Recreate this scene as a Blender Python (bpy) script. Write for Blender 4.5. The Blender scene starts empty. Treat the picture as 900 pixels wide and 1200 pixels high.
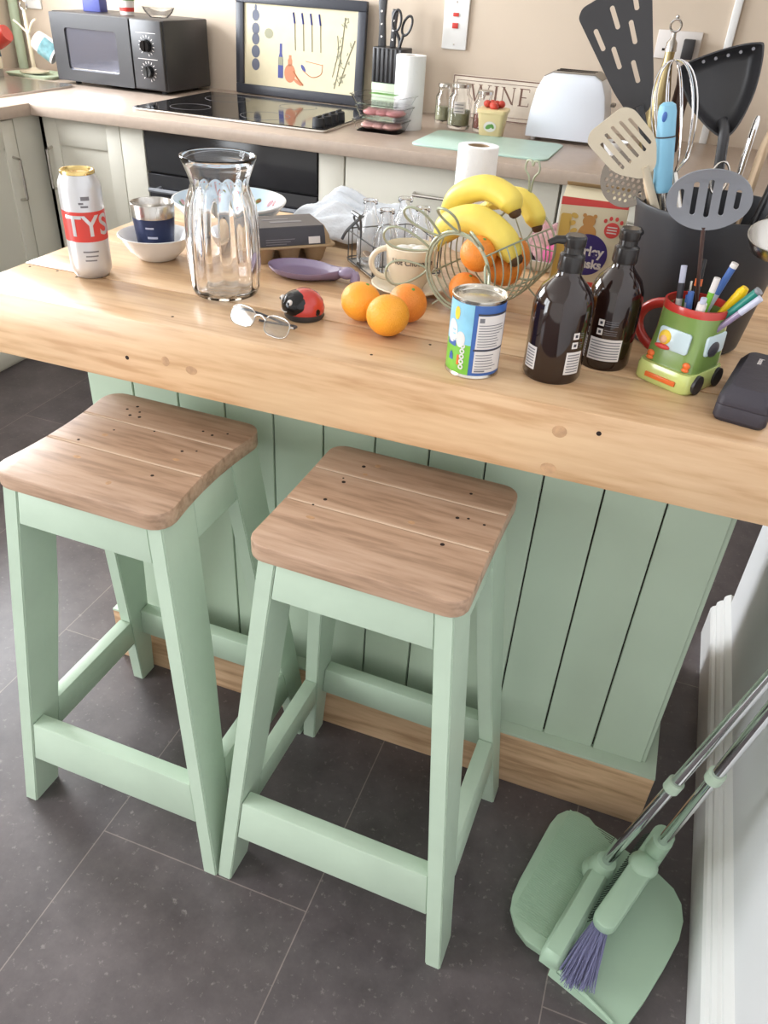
import bpy, bmesh, math, random
from mathutils import Vector, Matrix, noise
random.seed(7)
PI = math.pi
COL = bpy.context.scene.collection

# ------------------------------------------------------------------ materials
def lin(c):
    return tuple((x/12.92 if x <= .04045 else ((x+.055)/1.055)**2.4) for x in c)
def rgb(r, g, b): return lin((r/255, g/255, b/255))

def mat(name, col, rough=.5, metal=0, trans=0, ior=1.45, coat=0, bump=0, bscale=200, var=0, vscale=6, emit=None, estr=0, alpha=None, spec=.5):
    m = bpy.data.materials.new(name); m.use_nodes = True
    nt = m.node_tree; b = nt.nodes['Principled BSDF']
    b.inputs['Base Color'].default_value = (*col, 1)
    b.inputs['Roughness'].default_value = rough
    b.inputs['Metallic'].default_value = metal
    b.inputs['Transmission Weight'].default_value = trans
    b.inputs['IOR'].default_value = ior
    b.inputs['Coat Weight'].default_value = coat
    b.inputs['Specular IOR Level'].default_value = spec
    if emit:
        b.inputs['Emission Color'].default_value = (*emit, 1); b.inputs['Emission Strength'].default_value = estr
    tc = nt.nodes.new('ShaderNodeTexCoord')
    if var:
        n = nt.nodes.new('ShaderNodeTexNoise'); n.inputs['Scale'].default_value = vscale; n.inputs['Detail'].default_value = 5
        nt.links.new(tc.outputs['Object'], n.inputs['Vector'])
        r = nt.nodes.new('ShaderNodeValToRGB'); r.color_ramp.elements[0].position = .3; r.color_ramp.elements[1].position = .7
        r.color_ramp.elements[0].color = (*[c*(1-var) for c in col], 1); r.color_ramp.elements[1].color = (*[min(1, c*(1+var)) for c in col], 1)
        nt.links.new(n.outputs['Fac'], r.inputs['Fac']); nt.links.new(r.outputs['Color'], b.inputs['Base Color'])
    if bump:
        n = nt.nodes.new('ShaderNodeTexNoise'); n.inputs['Scale'].default_value = bscale; n.inputs['Detail'].default_value = 3
        nt.links.new(tc.outputs['Object'], n.inputs['Vector'])
        u = nt.nodes.new('ShaderNodeBump'); u.inputs['Strength'].default_value = bump; u.inputs['Distance'].default_value = .002
        nt.links.new(n.outputs['Fac'], u.inputs['Height']); nt.links.new(u.outputs['Normal'], b.inputs['Normal'])
    return m

def wood(name, light, mid, dark, rough=.5, sc=(1.2, 14, 14), knots=True, offs=(0, 0, 0), coat=0):
    m = bpy.data.materials.new(name); m.use_nodes = True
    nt = m.node_tree; L = nt.links; N = nt.nodes; b = N['Principled BSDF']
    b.inputs['Roughness'].default_value = rough; b.inputs['Coat Weight'].default_value = coat
    tc = N.new('ShaderNodeTexCoord')
    mp = N.new('ShaderNodeMapping'); mp.inputs['Scale'].default_value = sc; mp.inputs['Location'].default_value = offs
    L.new(tc.outputs['Object'], mp.inputs['Vector'])
    n0 = N.new('ShaderNodeTexNoise'); n0.inputs['Scale'].default_value = 1.3; n0.inputs['Detail'].default_value = 2
    L.new(mp.outputs['Vector'], n0.inputs['Vector'])
    # rings from a distorted wave
    mul = N.new('ShaderNodeMath'); mul.operation = 'MULTIPLY'; mul.inputs[1].default_value = 22
    L.new(n0.outputs['Fac'], mul.inputs[0])
    sn = N.new('ShaderNodeMath'); sn.operation = 'SINE'; L.new(mul.outputs[0], sn.inputs[0])
    n1 = N.new('ShaderNodeTexNoise'); n1.inputs['Scale'].default_value = 9; n1.inputs['Detail'].default_value = 6
    L.new(mp.outputs['Vector'], n1.inputs['Vector'])
    a = N.new('ShaderNodeMath'); a.operation = 'MULTIPLY_ADD'; a.inputs[1].default_value = .14; L.new(sn.outputs[0], a.inputs[0]); L.new(n1.outputs['Fac'], a.inputs[2])
    r = N.new('ShaderNodeValToRGB'); e = r.color_ramp.elements
    e[0].position = .25; e[0].color = (*dark, 1); e[1].position = .75; e[1].color = (*light, 1)
    x = e.new(.48); x.color = (*mid, 1)
    L.new(a.outputs[0], r.inputs['Fac'])
    out = r.outputs['Color']
    n2 = N.new('ShaderNodeTexNoise'); n2.inputs['Scale'].default_value = 3; L.new(tc.outputs['Object'], n2.inputs['Vector'])
    mx = N.new('ShaderNodeMixRGB'); mx.blend_type = 'MULTIPLY'; mx.inputs['Fac'].default_value = .35
    r2 = N.new('ShaderNodeValToRGB'); r2.color_ramp.elements[0].position = .3; r2.color_ramp.elements[0].color = (.72, .68, .66, 1); r2.color_ramp.elements[1].position = .65
    r2.color_ramp.elements[1].color = (1, 1, 1, 1)
    L.new(n2.outputs['Fac'], r2.inputs['Fac']); L.new(out, mx.inputs['Color1']); L.new(r2.outputs['Color'], mx.inputs['Color2'])
    L.new(mx.outputs['Color'], b.inputs['Base Color'])
    u = N.new('ShaderNodeBump'); u.inputs['Strength'].default_value = .12; u.inputs['Distance'].default_value = .002
    L.new(a.outputs[0], u.inputs['Height']); L.new(u.outputs['Normal'], b.inputs['Normal'])
    return m

M = {}
M['worktop'] = wood('pine worktop', rgb(224, 190, 150), rgb(215, 178, 138), rgb(196, 155, 114), .3, sc=(1.1, 11, 11))
M['seat'] = wood('worn pine seat', rgb(193, 162, 138), rgb(181, 149, 124), rgb(156, 126, 103), .45, sc=(1.6, 16, 16))
M['plinth'] = wood('raw pine plinth', rgb(220, 186, 150), rgb(206, 170, 134), rgb(178, 142, 108), .6, sc=(1.2, 12, 12))
M['seam'] = mat('pale seam filler', rgb(222, 200, 176), .7)
M['gap'] = mat('dark gap', rgb(46, 38, 32), .9)
M['hole'] = mat('nail hole', rgb(40, 28, 24), .9)
M['knot'] = mat('wood knot', rgb(188, 150, 114), .6, var=.2, vscale=90)
M['mint'] = mat('mint paint', rgb(184, 202, 182), .42, bump=.25, bscale=60, var=.045, vscale=9)
M['mintpan'] = mat('mint plastic', rgb(166, 192, 168), .4)
M['mintpanel'] = mat('mint panel paint', rgb(182, 198, 178), .5, var=.04, vscale=5, bump=.15, bscale=50)
M['white'] = mat('white glazed', rgb(232, 232, 232), .2)
M['offwhite'] = mat('off white cabinet paint', rgb(214, 210, 198), .45, var=.02, vscale=3)
M['cream'] = mat('cream glazed', rgb(232, 220, 196), .22)
M['wallpaint'] = mat('beige wall paint', rgb(206, 190, 172), .85, var=.02, vscale=1.5)
M['wallwhite'] = mat('white wall paint', rgb(228, 228, 230), .7, var=.02, vscale=3)
M['gloss_white'] = mat('gloss white paint', rgb(235, 235, 234), .3)
M['ceiling'] = mat('ceiling paint', rgb(235, 233, 228), .9)
M['laminate'] = mat('taupe laminate', rgb(178, 160, 146), .3, var=.05, vscale=40)
M['black'] = mat('black plastic', rgb(52, 51, 53), .38)  # black raised slightly, lens haze put into the base colour
M['blackm'] = mat('matt black', rgb(48, 48, 51), .6)  # likewise lifted in colour to stand in for haze
M['blackgloss'] = mat('black glass', rgb(18, 18, 20), .08)
M['ovenglass'] = mat('oven glass', rgb(44, 44, 47), .15)
M['slate'] = mat('slate grey enamel', rgb(50, 51, 55), .45)
M['steel'] = mat('brushed steel', rgb(196, 192, 186), .25, metal=1)
M['chrome'] = mat('chrome', rgb(220, 220, 222), .08, metal=1)
M['tin'] = mat('tin metal', rgb(205, 200, 190), .22, metal=1)
M['alu'] = mat('silver grey can', rgb(206, 206, 208), .32, metal=.55)
M['gold'] = mat('gold can lid', rgb(222, 196, 132), .25, metal=1)
M['red'] = mat('red print', rgb(206, 66, 58), .4)
M['redglaze'] = mat('red glaze', rgb(190, 58, 50), .25, coat=.4)
M['blue'] = mat('blue print', rgb(66, 102, 168), .4)
M['skyblue'] = mat('sky blue print', rgb(140, 196, 220), .35, var=.12, vscale=30)
M['lime'] = mat('green print', rgb(122, 186, 66), .35, var=.12, vscale=40)
M['yellow'] = mat('yellow print', rgb(240, 200, 60), .35)
M['orangeprint'] = mat('orange print', rgb(228, 110, 50), .3)
M['darkprint'] = mat('dark print', rgb(60, 58, 64), .4)
M['greyprint'] = mat('grey print', rgb(120, 118, 122), .5)
M['paper'] = mat('kitchen paper', rgb(240, 240, 240), .9, bump=.5, bscale=160)
M['card'] = mat('grey brown cardboard', rgb(168, 142, 110), .9)
M['labelwhite'] = mat('white label', rgb(222, 216, 212), .6)
M['peel'] = mat('orange peel', rgb(250, 166, 52), .35, bump=.6, bscale=420, var=.08, vscale=10)
M['peeld'] = mat('deep orange peel', rgb(238, 142, 52), .4, bump=.6, bscale=420, var=.08, vscale=10)
M['banana'] = mat('banana skin', rgb(234, 210, 96), .45, var=.09, vscale=16)
M['bananatip'] = mat('banana tip', rgb(86, 62, 40), .7)
M['wire'] = mat('sage painted wire', rgb(170, 176, 152), .35, metal=.3)
M['greywire'] = mat('dark grey wire', rgb(96, 98, 100), .4, metal=.7)
M['glass'] = mat('clear glass', (1, 1, 1), .02, trans=1, ior=1.46)
M['lens'] = mat('spectacle lens', (.88, .94, 1), .01, trans=1, ior=1.6, coat=1)  # faint blue tint painted in for light blue reflections on the lens
M['plasticclear'] = mat('clear plastic', (.97, .97, .97), .08, trans=1, ior=1.06)
M['greenglass'] = mat('frosted green glass', rgb(186, 216, 204), .35, var=.04, vscale=14)
M['amber'] = mat('dark amber bottle', rgb(34, 18, 14), .1, coat=.6)
M['capblack'] = mat('smoked cap', rgb(44, 41, 40), .18)
M['lilac'] = mat('lilac glaze', rgb(146, 130, 160), .18, coat=.5)
M['towel'] = mat('white towel', rgb(222, 226, 232), .95, bump=.6, bscale=250)
M['pink'] = mat('pink plush', rgb(238, 120, 176), .9, bump=.5, bscale=300)
M['floral'] = mat('floral print', rgb(222, 180, 186), .8, var=.25, vscale=90)
M['navy'] = mat('navy steel', rgb(44, 54, 88), .35, metal=.3)
M['case'] = mat('black leatherette', rgb(58, 54, 62), .5, bump=.4, bscale=90)
M['beigeplastic'] = mat('beige nylon', rgb(196, 184, 162), .4)
M['greynylon'] = mat('grey nylon', rgb(128, 130, 136), .38)
M['bluehandle'] = mat('pale blue silicone', rgb(128, 180, 206), .4)
M['lightwood'] = wood('light wood', rgb(214, 190, 160), rgb(196, 170, 138), rgb(170, 142, 110), .6, sc=(10, 10, 1.5))
M['bristle'] = mat('purple bristles', rgb(124, 124, 158), .8)
M['bristledark'] = mat('dark bristles', rgb(58, 72, 62), .8)
M['meat'] = mat('pink meat', rgb(204, 140, 142), .35, var=.14, vscale=60)
M['meatpale'] = mat('pale pink meat', rgb(218, 170, 164), .35, var=.12, vscale=60)
M['toaster'] = mat('white toaster shell', rgb(222, 226, 236), .3)
M['toastertrim'] = mat('grey brown trim', rgb(140, 132, 122), .4)
M['parch'] = mat('parchment print', rgb(214, 203, 172), .6, var=.04, vscale=20)
M['parchink'] = mat('sage ink', rgb(150, 148, 124), .6)
M['inkblue'] = mat('blue ink', rgb(72, 78, 140), .6)
M['inkgrey'] = mat('slate ink', rgb(96, 100, 116), .6)
M['inkred'] = mat('terracotta ink', rgb(198, 130, 96), .6)
M['frame'] = mat('dark frame', rgb(54, 56, 64), .4)
M['signboard'] = mat('aged sign board', rgb(214, 202, 186), .7, var=.08, vscale=20)
M['signink'] = mat('brown sign ink', rgb(120, 90, 78), .6)
M['olive'] = mat('jar contents', rgb(156, 156, 120), .5, var=.2, vscale=60)
M['jarred'] = mat('spice contents', rgb(150, 84, 70), .6, var=.2, vscale=60)
M['tub'] = mat('cream tub', rgb(222, 202, 154), .4)
M['strawb'] = mat('strawberry red', rgb(196, 70, 56), .4)
M['greenprint'] = mat('leaf green print', rgb(96, 150, 70), .5)
M['kgreen'] = mat('pale green block', rgb(190, 206, 180), .5)
M['teal'] = mat('teal plastic', rgb(40, 130, 116), .35)
M['yplastic'] = mat('yellow plastic', rgb(244, 200, 20), .35)
M['silverblue'] = mat('pale pen body', rgb(190, 192, 210), .3)
M['vangreen'] = mat('green glaze', rgb(122, 150, 80), .18, coat=.6)
M['vanlime'] = mat('lime glaze', rgb(200, 212, 130), .15, coat=.6)
M['windowpaint'] = mat('pale window glaze', rgb(196, 214, 220), .15)
M['skin'] = mat('peach paint', rgb(232, 180, 140), .3)
M['purple'] = mat('deep purple print', rgb(58, 44, 112), .4)
M['boxcream'] = mat('cream box card', rgb(222, 210, 180), .5)
M['boxgold'] = mat('gold pattern', rgb(214, 178, 92), .5)
M['bear'] = mat('tan print', rgb(198, 146, 84), .5)
M['boxred'] = mat('coral red print', rgb(214, 76, 72), .5)
M['walnut'] = mat('dark brown', rgb(70, 48, 42), .5)
M['powder'] = mat('white powder', rgb(228, 226, 222), .9, bump=.8, bscale=90)
M['paleblue'] = mat('pale blue glaze', rgb(196, 214, 228), .2)  # light blue glaze of the patterned bowl
M['tapmetal'] = mat('satin tap', rgb(160, 160, 160), .25, metal=1)
M['skim'] = mat('dark steel', rgb(120, 112, 104), .3, metal=.9)
M['brass'] = mat('dull brass', rgb(176, 158, 116), .35, metal=.7)
M['mwglass'] = mat('mirrored microwave window', rgb(124, 126, 140), .12, metal=.75, bump=.5, bscale=9)
M['teapat'] = mat('blue green pattern', rgb(110, 150, 156), .3, var=.3, vscale=50)

def floor_mat():
    m = bpy.data.materials.new('dark slate vinyl tiles'); m.use_nodes = True
    nt = m.node_tree; L = nt.links; N = nt.nodes; b = N['Principled BSDF']
    tc = N.new('ShaderNodeTexCoord'); mp = N.new('ShaderNodeMapping')
    # tiles long in y, columns .425 wide, alternate columns shifted by half
    mp.inputs['Rotation'].default_value = (0, 0, PI/2)
    mp.inputs['Location'].default_value = (-.675, -.315, 0)
    L.new(tc.outputs['Object'], mp.inputs['Vector'])
    sx = N.new('ShaderNodeSeparateXYZ'); L.new(tc.outputs['Object'], sx.inputs[0])
    cx = N.new('ShaderNodeCombineXYZ')
    ax = N.new('ShaderNodeMath'); ax.operation = 'SUBTRACT'; ax.inputs[1].default_value = .675; L.new(sx.outputs['Y'], ax.inputs[0])
    ay = N.new('ShaderNodeMath'); ay.operation = 'ADD'; ay.inputs[1].default_value = .315+.425*20; L.new(sx.outputs['X'], ay.inputs[0])
    ax2 = N.new('ShaderNodeMath'); ax2.operation = 'ADD'; ax2.inputs[1].default_value = .85*10; L.new(ax.outputs[0], ax2.inputs[0])
    L.new(ax2.outputs[0], cx.inputs['X']); L.new(ay.outputs[0], cx.inputs['Y'])
    br = N.new('ShaderNodeTexBrick'); br.offset = .5; br.inputs['Scale'].default_value = 1
    br.inputs['Brick Width'].default_value = .85; br.inputs['Row Height'].default_value = .425
    br.inputs['Mortar Size'].default_value = .0012; br.inputs['Mortar Smooth'].default_value = .2
    br.inputs['Color1'].default_value = (*rgb(92, 85, 86), 1); br.inputs['Color2'].default_value = (*rgb(84, 78, 80), 1); br.inputs['Mortar'].default_value = (*rgb(132, 122, 118), 1)
    L.new(cx.outputs[0], br.inputs['Vector'])
    n = N.new('ShaderNodeTexNoise'); n.inputs['Scale'].default_value = 7; n.inputs['Detail'].default_value = 8; n.inputs['Roughness'].default_value = .7
    L.new(tc.outputs['Object'], n.inputs['Vector'])
    r = N.new('ShaderNodeValToRGB'); r.color_ramp.elements[0].position = .3; r.color_ramp.elements[0].color = (.50, .48, .49, 1)
    r.color_ramp.elements[1].position = .72; r.color_ramp.elements[1].color = (1.5, 1.47, 1.47, 1)
    L.new(n.outputs['Fac'], r.inputs['Fac'])
    mx = N.new('ShaderNodeMixRGB'); mx.blend_type = 'MULTIPLY'; mx.inputs['Fac'].default_value = .75
    L.new(br.outputs['Color'], mx.inputs['Color1']); L.new(r.outputs['Color'], mx.inputs['Color2'])
    n2 = N.new('ShaderNodeTexNoise'); n2.inputs['Scale'].default_value = 75; n2.inputs['Detail'].default_value = 4; n2.inputs['Roughness'].default_value = .65
    L.new(tc.outputs['Object'], n2.inputs['Vector'])
    r2 = N.new('ShaderNodeValToRGB'); r2.color_ramp.elements[0].position = .60; r2.color_ramp.elements[0].color = (0, 0, 0, 1)
    r2.color_ramp.elements[1].position = .74; r2.color_ramp.elements[1].color = (1, 1, 1, 1)
    L.new(n2.outputs['Fac'], r2.inputs['Fac'])
    mx2 = N.new('ShaderNodeMixRGB'); mx2.inputs['Color2'].default_value = (*rgb(150, 142, 140), 1)
    fm = N.new('ShaderNodeMath'); fm.operation = 'MULTIPLY'; fm.inputs[1].default_value = .6; L.new(r2.outputs['Color'], fm.inputs[0])
    L.new(fm.outputs[0], mx2.inputs['Fac']); L.new(mx.outputs['Color'], mx2.inputs['Color1'])
    L.new(mx2.outputs['Color'], b.inputs['Base Color'])
    b.inputs['Roughness'].default_value = .33
    u = N.new('ShaderNodeBump'); u.inputs['Strength'].default_value = .15; u.inputs['Distance'].default_value = .002
    L.new(n.outputs['Fac'], u.inputs['Height']); L.new(u.outputs['Normal'], b.inputs['Normal'])
    return m
M['floor'] = floor_mat()

# ------------------------------------------------------------------ mesh builder
def rotz(a): return Matrix.Rotation(a, 4, 'Z')
def basis(o, ux, uy):
    ux = Vector(ux).normalized(); uy = Vector(uy); uz = ux.cross(uy).normalized(); uy = uz.cross(ux)
    m = Matrix((ux, uy, uz)).transposed().to_4x4(); m.translation = Vector(o); return m

class MB:
    def __init__(s): s.bm = bmesh.new(); s.mi = 0
    def _new(s, n0):
        s.bm.faces.ensure_lookup_table()
        for f in s.bm.faces[n0:]: f.material_index = s.mi
    def merge(s, other, mx=None):
        if mx is not None: bmesh.ops.transform(other, matrix=mx, verts=other.verts)
        n0 = len(s.bm.faces); tmp = bpy.data.meshes.new('t'); other.to_mesh(tmp); other.free()
        s.bm.from_mesh(tmp); bpy.data.meshes.remove(tmp); s._new(n0); return s
    def hexa(s, b, t, bev=0, seg=2):
        o = bmesh.new(); v = [o.verts.new(p) for p in list(b)+list(t)]
        for f in ((3, 2, 1, 0), (4, 5, 6, 7), (0, 1, 5, 4), (1, 2, 6, 5), (2, 3, 7, 6), (3, 0, 4, 7)): o.faces.new([v[i] for i in f])
        if bev: bmesh.ops.bevel(o, geom=o.edges[:], offset=bev, segments=seg, affect='EDGES', profile=.5)
        return s.merge(o)
    def box(s, x0, x1, y0, y1, z0, z1, bev=0, mx=None, seg=2):
        o = bmesh.new(); P = [(x0, y0), (x1, y0), (x1, y1), (x0, y1)]
        v = [o.verts.new((*p, z0)) for p in P]+[o.verts.new((*p, z1)) for p in P]
        for f in ((3, 2, 1, 0), (4, 5, 6, 7), (0, 1, 5, 4), (1, 2, 6, 5), (2, 3, 7, 6), (3, 0, 4, 7)): o.faces.new([v[i] for i in f])
        if bev: bmesh.ops.bevel(o, geom=o.edges[:], offset=bev, segments=seg, affect='EDGES', profile=.5)
        return s.merge(o, mx)
    def prism(s, poly, z0, z1, mx=None, bev=0, seg=2):
        o = bmesh.new(); n = len(poly)
        a = [o.verts.new((*p, z0)) for p in poly]; b = [o.verts.new((*p, z1)) for p in poly]
        o.faces.new(a[::-1]); o.faces.new(b)
        for i in range(n): o.faces.new((a[i], a[(i+1) % n], b[(i+1) % n], b[i]))
        bmesh.ops.recalc_face_normals(o, faces=o.faces)
        if bev:
            es = [e for e in o.edges if abs(e.verts[0].co.z-e.verts[1].co.z) < 1e-6]
            bmesh.ops.bevel(o, geom=es, offset=bev, segments=seg, affect='EDGES', profile=.5)
        return s.merge(o, mx)
    def lathe(s, prof, seg=32, mx=None, wob=None):
        o = bmesh.new(); rings = []
        for pq in prof:
            r, z = pq[0], pq[1]; fl = pq[2] if len(pq) > 2 else 1
            if r < 1e-6: rings.append([o.verts.new((0, 0, z))])
            else:
                ring = []
                for i in range(seg):
                    a = 2*PI*i/seg; rr = r*(wob(a, z) if wob and fl else 1)
                    ring.append(o.verts.new((rr*math.cos(a), rr*math.sin(a), z)))
                rings.append(ring)
        for A, B in zip(rings, rings[1:]):
            if len(A) == 1 and len(B) == 1: continue
            for i in range(seg):
                j = (i+1) % seg
                if len(A) == 1: o.faces.new((A[0], B[j], B[i]))
                elif len(B) == 1: o.faces.new((A[i], A[j], B[0]))
                else: o.faces.new((A[i], A[j], B[j], B[i]))
        bmesh.ops.recalc_face_normals(o, faces=o.faces)
        return s.merge(o, mx)
    def loft(s, rings, cap=True, mx=None):
        o = bmesh.new(); R = [[o.verts.new(p) for p in r] for r in rings]; n = len(R[0])
        for A, B in zip(R, R[1:]):
            for i in range(n): o.faces.new((A[i], A[(i+1) % n], B[(i+1) % n], B[i]))
        if cap: o.faces.new(R[0][::-1]); o.faces.new(R[-1])
        bmesh.ops.recalc_face_normals(o, faces=o.faces)
        return s.merge(o, mx)
    def tube(s, pts, r, seg=8, closed=False, mx=None, flat=1, cap=True):
        P = [Vector(p) for p in pts]; n = len(P); rings = []
        rs = r if isinstance(r, (list, tuple)) else [r]*n
        def tan(i):
            if closed: return (P[(i+1) % n]-P[i-1]).normalized()
            return (P[min(i+1, n-1)]-P[max(i-1, 0)]).normalized()
        t = tan(0); up = Vector((0, 0, 1)) if abs(t.z) < .9 else Vector((0, 1, 0))
        nx = (up-t*up.dot(t)).normalized()
        o = bmesh.new()
        for i in range(n):
            t = tan(i); nx = (nx-t*nx.dot(t)).normalized(); b = t.cross(nx)
            rings.append([o.verts.new(P[i]+nx*(math.cos(2*PI*k/seg)*rs[i])+b*(math.sin(2*PI*k/seg)*rs[i]*flat)) for k in range(seg)])
        for i in range(n if closed else n-1):
            A, B = rings[i], rings[(i+1) % n]
            sh = 0
            if closed and i == n-1:
                sh = min(range(seg), key=lambda q: (A[0].co-B[q].co).length)
            for k in range(seg): o.faces.new((A[k], A[(k+1) % seg], B[(k+1+sh) % seg], B[(k+sh) % seg]))
        if not closed and cap: o.faces.new(rings[0][::-1]); o.faces.new(rings[-1])
        bmesh.ops.recalc_face_normals(o, faces=o.faces)
        return s.merge(o, mx)
    def cyl(s, p0, p1, r0, r1=None, seg=20):
        return s.tube([p0, p1], [r0, r1 if r1 is not None else r0], seg)
    def ball(s, c, rx, ry=None, rz=None, seg=24, mx=None):
        ry = ry or rx; rz = rz or rx; o = bmesh.new()
        bmesh.ops.create_uvsphere(o, u_segments=seg, v_segments=max(8, seg//2), radius=1)
        bmesh.ops.transform(o, matrix=Matrix.Translation(c) @ Matrix.Diagonal((rx, ry, rz, 1)), verts=o.verts)
        return s.merge(o, mx)
    def patch(s, R, t0, t1, z0, z1, seg=16, mx=None, nz=1, Rf=None):
        o = bmesh.new(); g = []
        for k in range(nz+1):
            z = z0+(z1-z0)*k/nz; RR = Rf(z) if Rf else R
            g.append([o.verts.new((RR*math.cos(t0+(t1-t0)*i/seg), RR*math.sin(t0+(t1-t0)*i/seg), z)) for i in range(seg+1)])
        for k in range(nz):
            for i in range(seg): o.faces.new((g[k][i], g[k][i+1], g[k+1][i+1], g[k+1][i]))
        return s.merge(o, mx)
    def shape(s, polys, th, mx=None, fn=None, sub=0):
        # outline with holes: filled 2D curve, extruded
        cu = bpy.data.curves.new('c', 'CURVE'); cu.dimensions = '2D'; cu.fill_mode = 'BOTH'; cu.extrude = th/2
        for poly in polys:
            sp = cu.splines.new('POLY'); sp.points.add(len(poly)-1)
            for p, q in zip(sp.points, poly): p.co = (q[0], q[1], 0, 1)
            sp.use_cyclic_u = True
        ob = bpy.data.objects.new('c', cu); me = bpy.data.meshes.new_from_object(ob)
        o = bmesh.new(); o.from_mesh(me); bpy.data.objects.remove(ob); bpy.data.curves.remove(cu); bpy.data.meshes.remove(me)
        bmesh.ops.remove_doubles(o, verts=o.verts, dist=1e-6)
        if sub:
            bmesh.ops.triangulate(o, faces=o.faces)
            bmesh.ops.subdivide_edges(o, edges=[e for e in o.edges if e.calc_length() > sub], cuts=2)
        if fn:
            for v in o.verts: v.co = Vector(fn(*v.co))
        bmesh.ops.recalc_face_normals(o, faces=o.faces)
        return s.merge(o, mx)
    def text(s, body, size, mx=None, fn=None, th=.0004, sub=0, bold=0, alignx='CENTER'):
        cu = bpy.data.curves.new('t', 'FONT'); cu.body = body; cu.size = size; cu.extrude = th/2; cu.align_x = alignx; cu.align_y = 'CENTER'; cu.offset = bold
        ob = bpy.data.objects.new('t', cu); me = bpy.data.meshes.new_from_object(ob)
        o = bmesh.new(); o.from_mesh(me); bpy.data.objects.remove(ob); bpy.data.curves.remove(cu); bpy.data.meshes.remove(me)
        if sub:
            bmesh.ops.triangulate(o, faces=o.faces)
            for _ in range(2):
                bmesh.ops.subdivide_edges(o, edges=[e for e in o.edges if e.calc_length() > sub], cuts=1)
                bmesh.ops.triangulate(o, faces=o.faces)
        if fn:
            for v in o.verts: v.co = Vector(fn(*v.co))
        return s.merge(o, mx)
    def build(s, name, m, parent=None, smooth=True, sharp=38, kind=None):
        ms = m if isinstance(m, (list, tuple)) else [m]
        bm = s.bm
        for f in bm.faces: f.smooth = smooth
        if smooth:
            lim = math.radians(sharp)
            for e in bm.edges:
                if len(e.link_faces) == 2 and e.calc_face_angle(0) > lim: e.smooth = False
        me = bpy.data.meshes.new(name); bm.to_mesh(me); bm.free()
        for x in ms: me.materials.append(M[x] if isinstance(x, str) else x)
        o = bpy.data.objects.new(name, me); COL.objects.link(o)
        if parent is not None: o.parent = parent
        if kind: o['kind'] = kind
        return o

def thing(name, label, cat, loc=(0, 0, 0), rz=0, group=None, rot=None):
    o = bpy.data.objects.new(name, None); COL.objects.link(o); o.empty_display_size = .02
    o.location = loc; o.rotation_euler = rot if rot else (0, 0, rz)
    o['label'] = label; o['category'] = cat
    if group: o['group'] = group
    return o
def tag(o, label, cat, loc=None, rz=0, group=None):
    o['label'] = label; o['category'] = cat
    if loc is not None: o.location = loc; o.rotation_euler = (0, 0, rz)
    if group: o['group'] = group
    return o
def struct(name, mb, m, **k): return mb.build(name, m, kind='structure', **k)
def smoothpath(pts, n=8, closed=False):
    P = [Vector(p) for p in pts]; N = len(P); out = []
    for i in range(N if closed else N-1):
        p0 = P[(i-1) % N] if closed or i > 0 else P[0]; p1 = P[i]; p2 = P[(i+1) % N]; p3 = P[(i+2) % N] if closed or i+2 < N else P[-1]
        for k in range(n):
            t = k/n
            out.append(.5*((2*p1)+(p2-p0)*t+(2*p0-5*p1+4*p2-p3)*t*t+(3*p1-p0-3*p2+p3)*t**3))
    if not closed: out.append(P[-1])
    return out
def rrect(w, h, r, n=5, cx=0, cy=0):
    out = []
    for sx, sy, a0 in ((1, 1, 0), (-1, 1, PI/2), (-1, -1, PI), (1, -1, 1.5*PI)):
        for k in range(n+1):
            a = a0+PI/2*k/n; out.append((cx+sx*(w/2-r)+r*math.cos(a), cy+sy*(h/2-r)+r*math.sin(a)))
    return out
def roundpoly(P, r=.006, n=4):
    out = []; N = len(P)
    for i in range(N):
        a, b, c = Vector(P[i-1]), Vector(P[i]), Vector(P[(i+1) % N])
        u = (a-b); v = (c-b); k = min(r, u.length*.45, v.length*.45); p = b+u.normalized()*k; q = b+v.normalized()*k
        for j in range(n+1):
            t = j/n; w = p*(1-t)**2+b*2*t*(1-t)+q*t*t; out.append((w.x, w.y))
    return out
def ell(cx, cy, rx, ry, n=24, a=0):
    return [(cx+rx*math.cos(2*PI*k/n)*math.cos(a)-ry*math.sin(2*PI*k/n)*math.sin(a), cy+rx*math.cos(2*PI*k/n)*math.sin(a)+ry*math.sin(2*PI*k/n)*math.cos(a)) for k in range(n)]
T = .9316     # island worktop
CT = .92      # back counter
FACE = lambda x, y: math.atan2(-y, -x)     # direction from an object towards the photographer's spot

exec_parts = []
# ================================================================== ROOM
WY = 3.42; WX = -3.05; RX = .37; CEIL = 2.4
b = MB(); b.box(-3.2, 2.2, -2.6, 3.6, -.05, 0); struct('floor', b, 'floor')
b = MB(); b.box(-3.2, 2.2, WY, WY+.12, 0, CEIL); struct('wall_back', b, 'wallpaint')
b = MB(); b.box(-3.2, 2.2, -2.6, 3.6, CEIL, CEIL+.05); struct('ceiling', b, 'ceiling')
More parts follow.
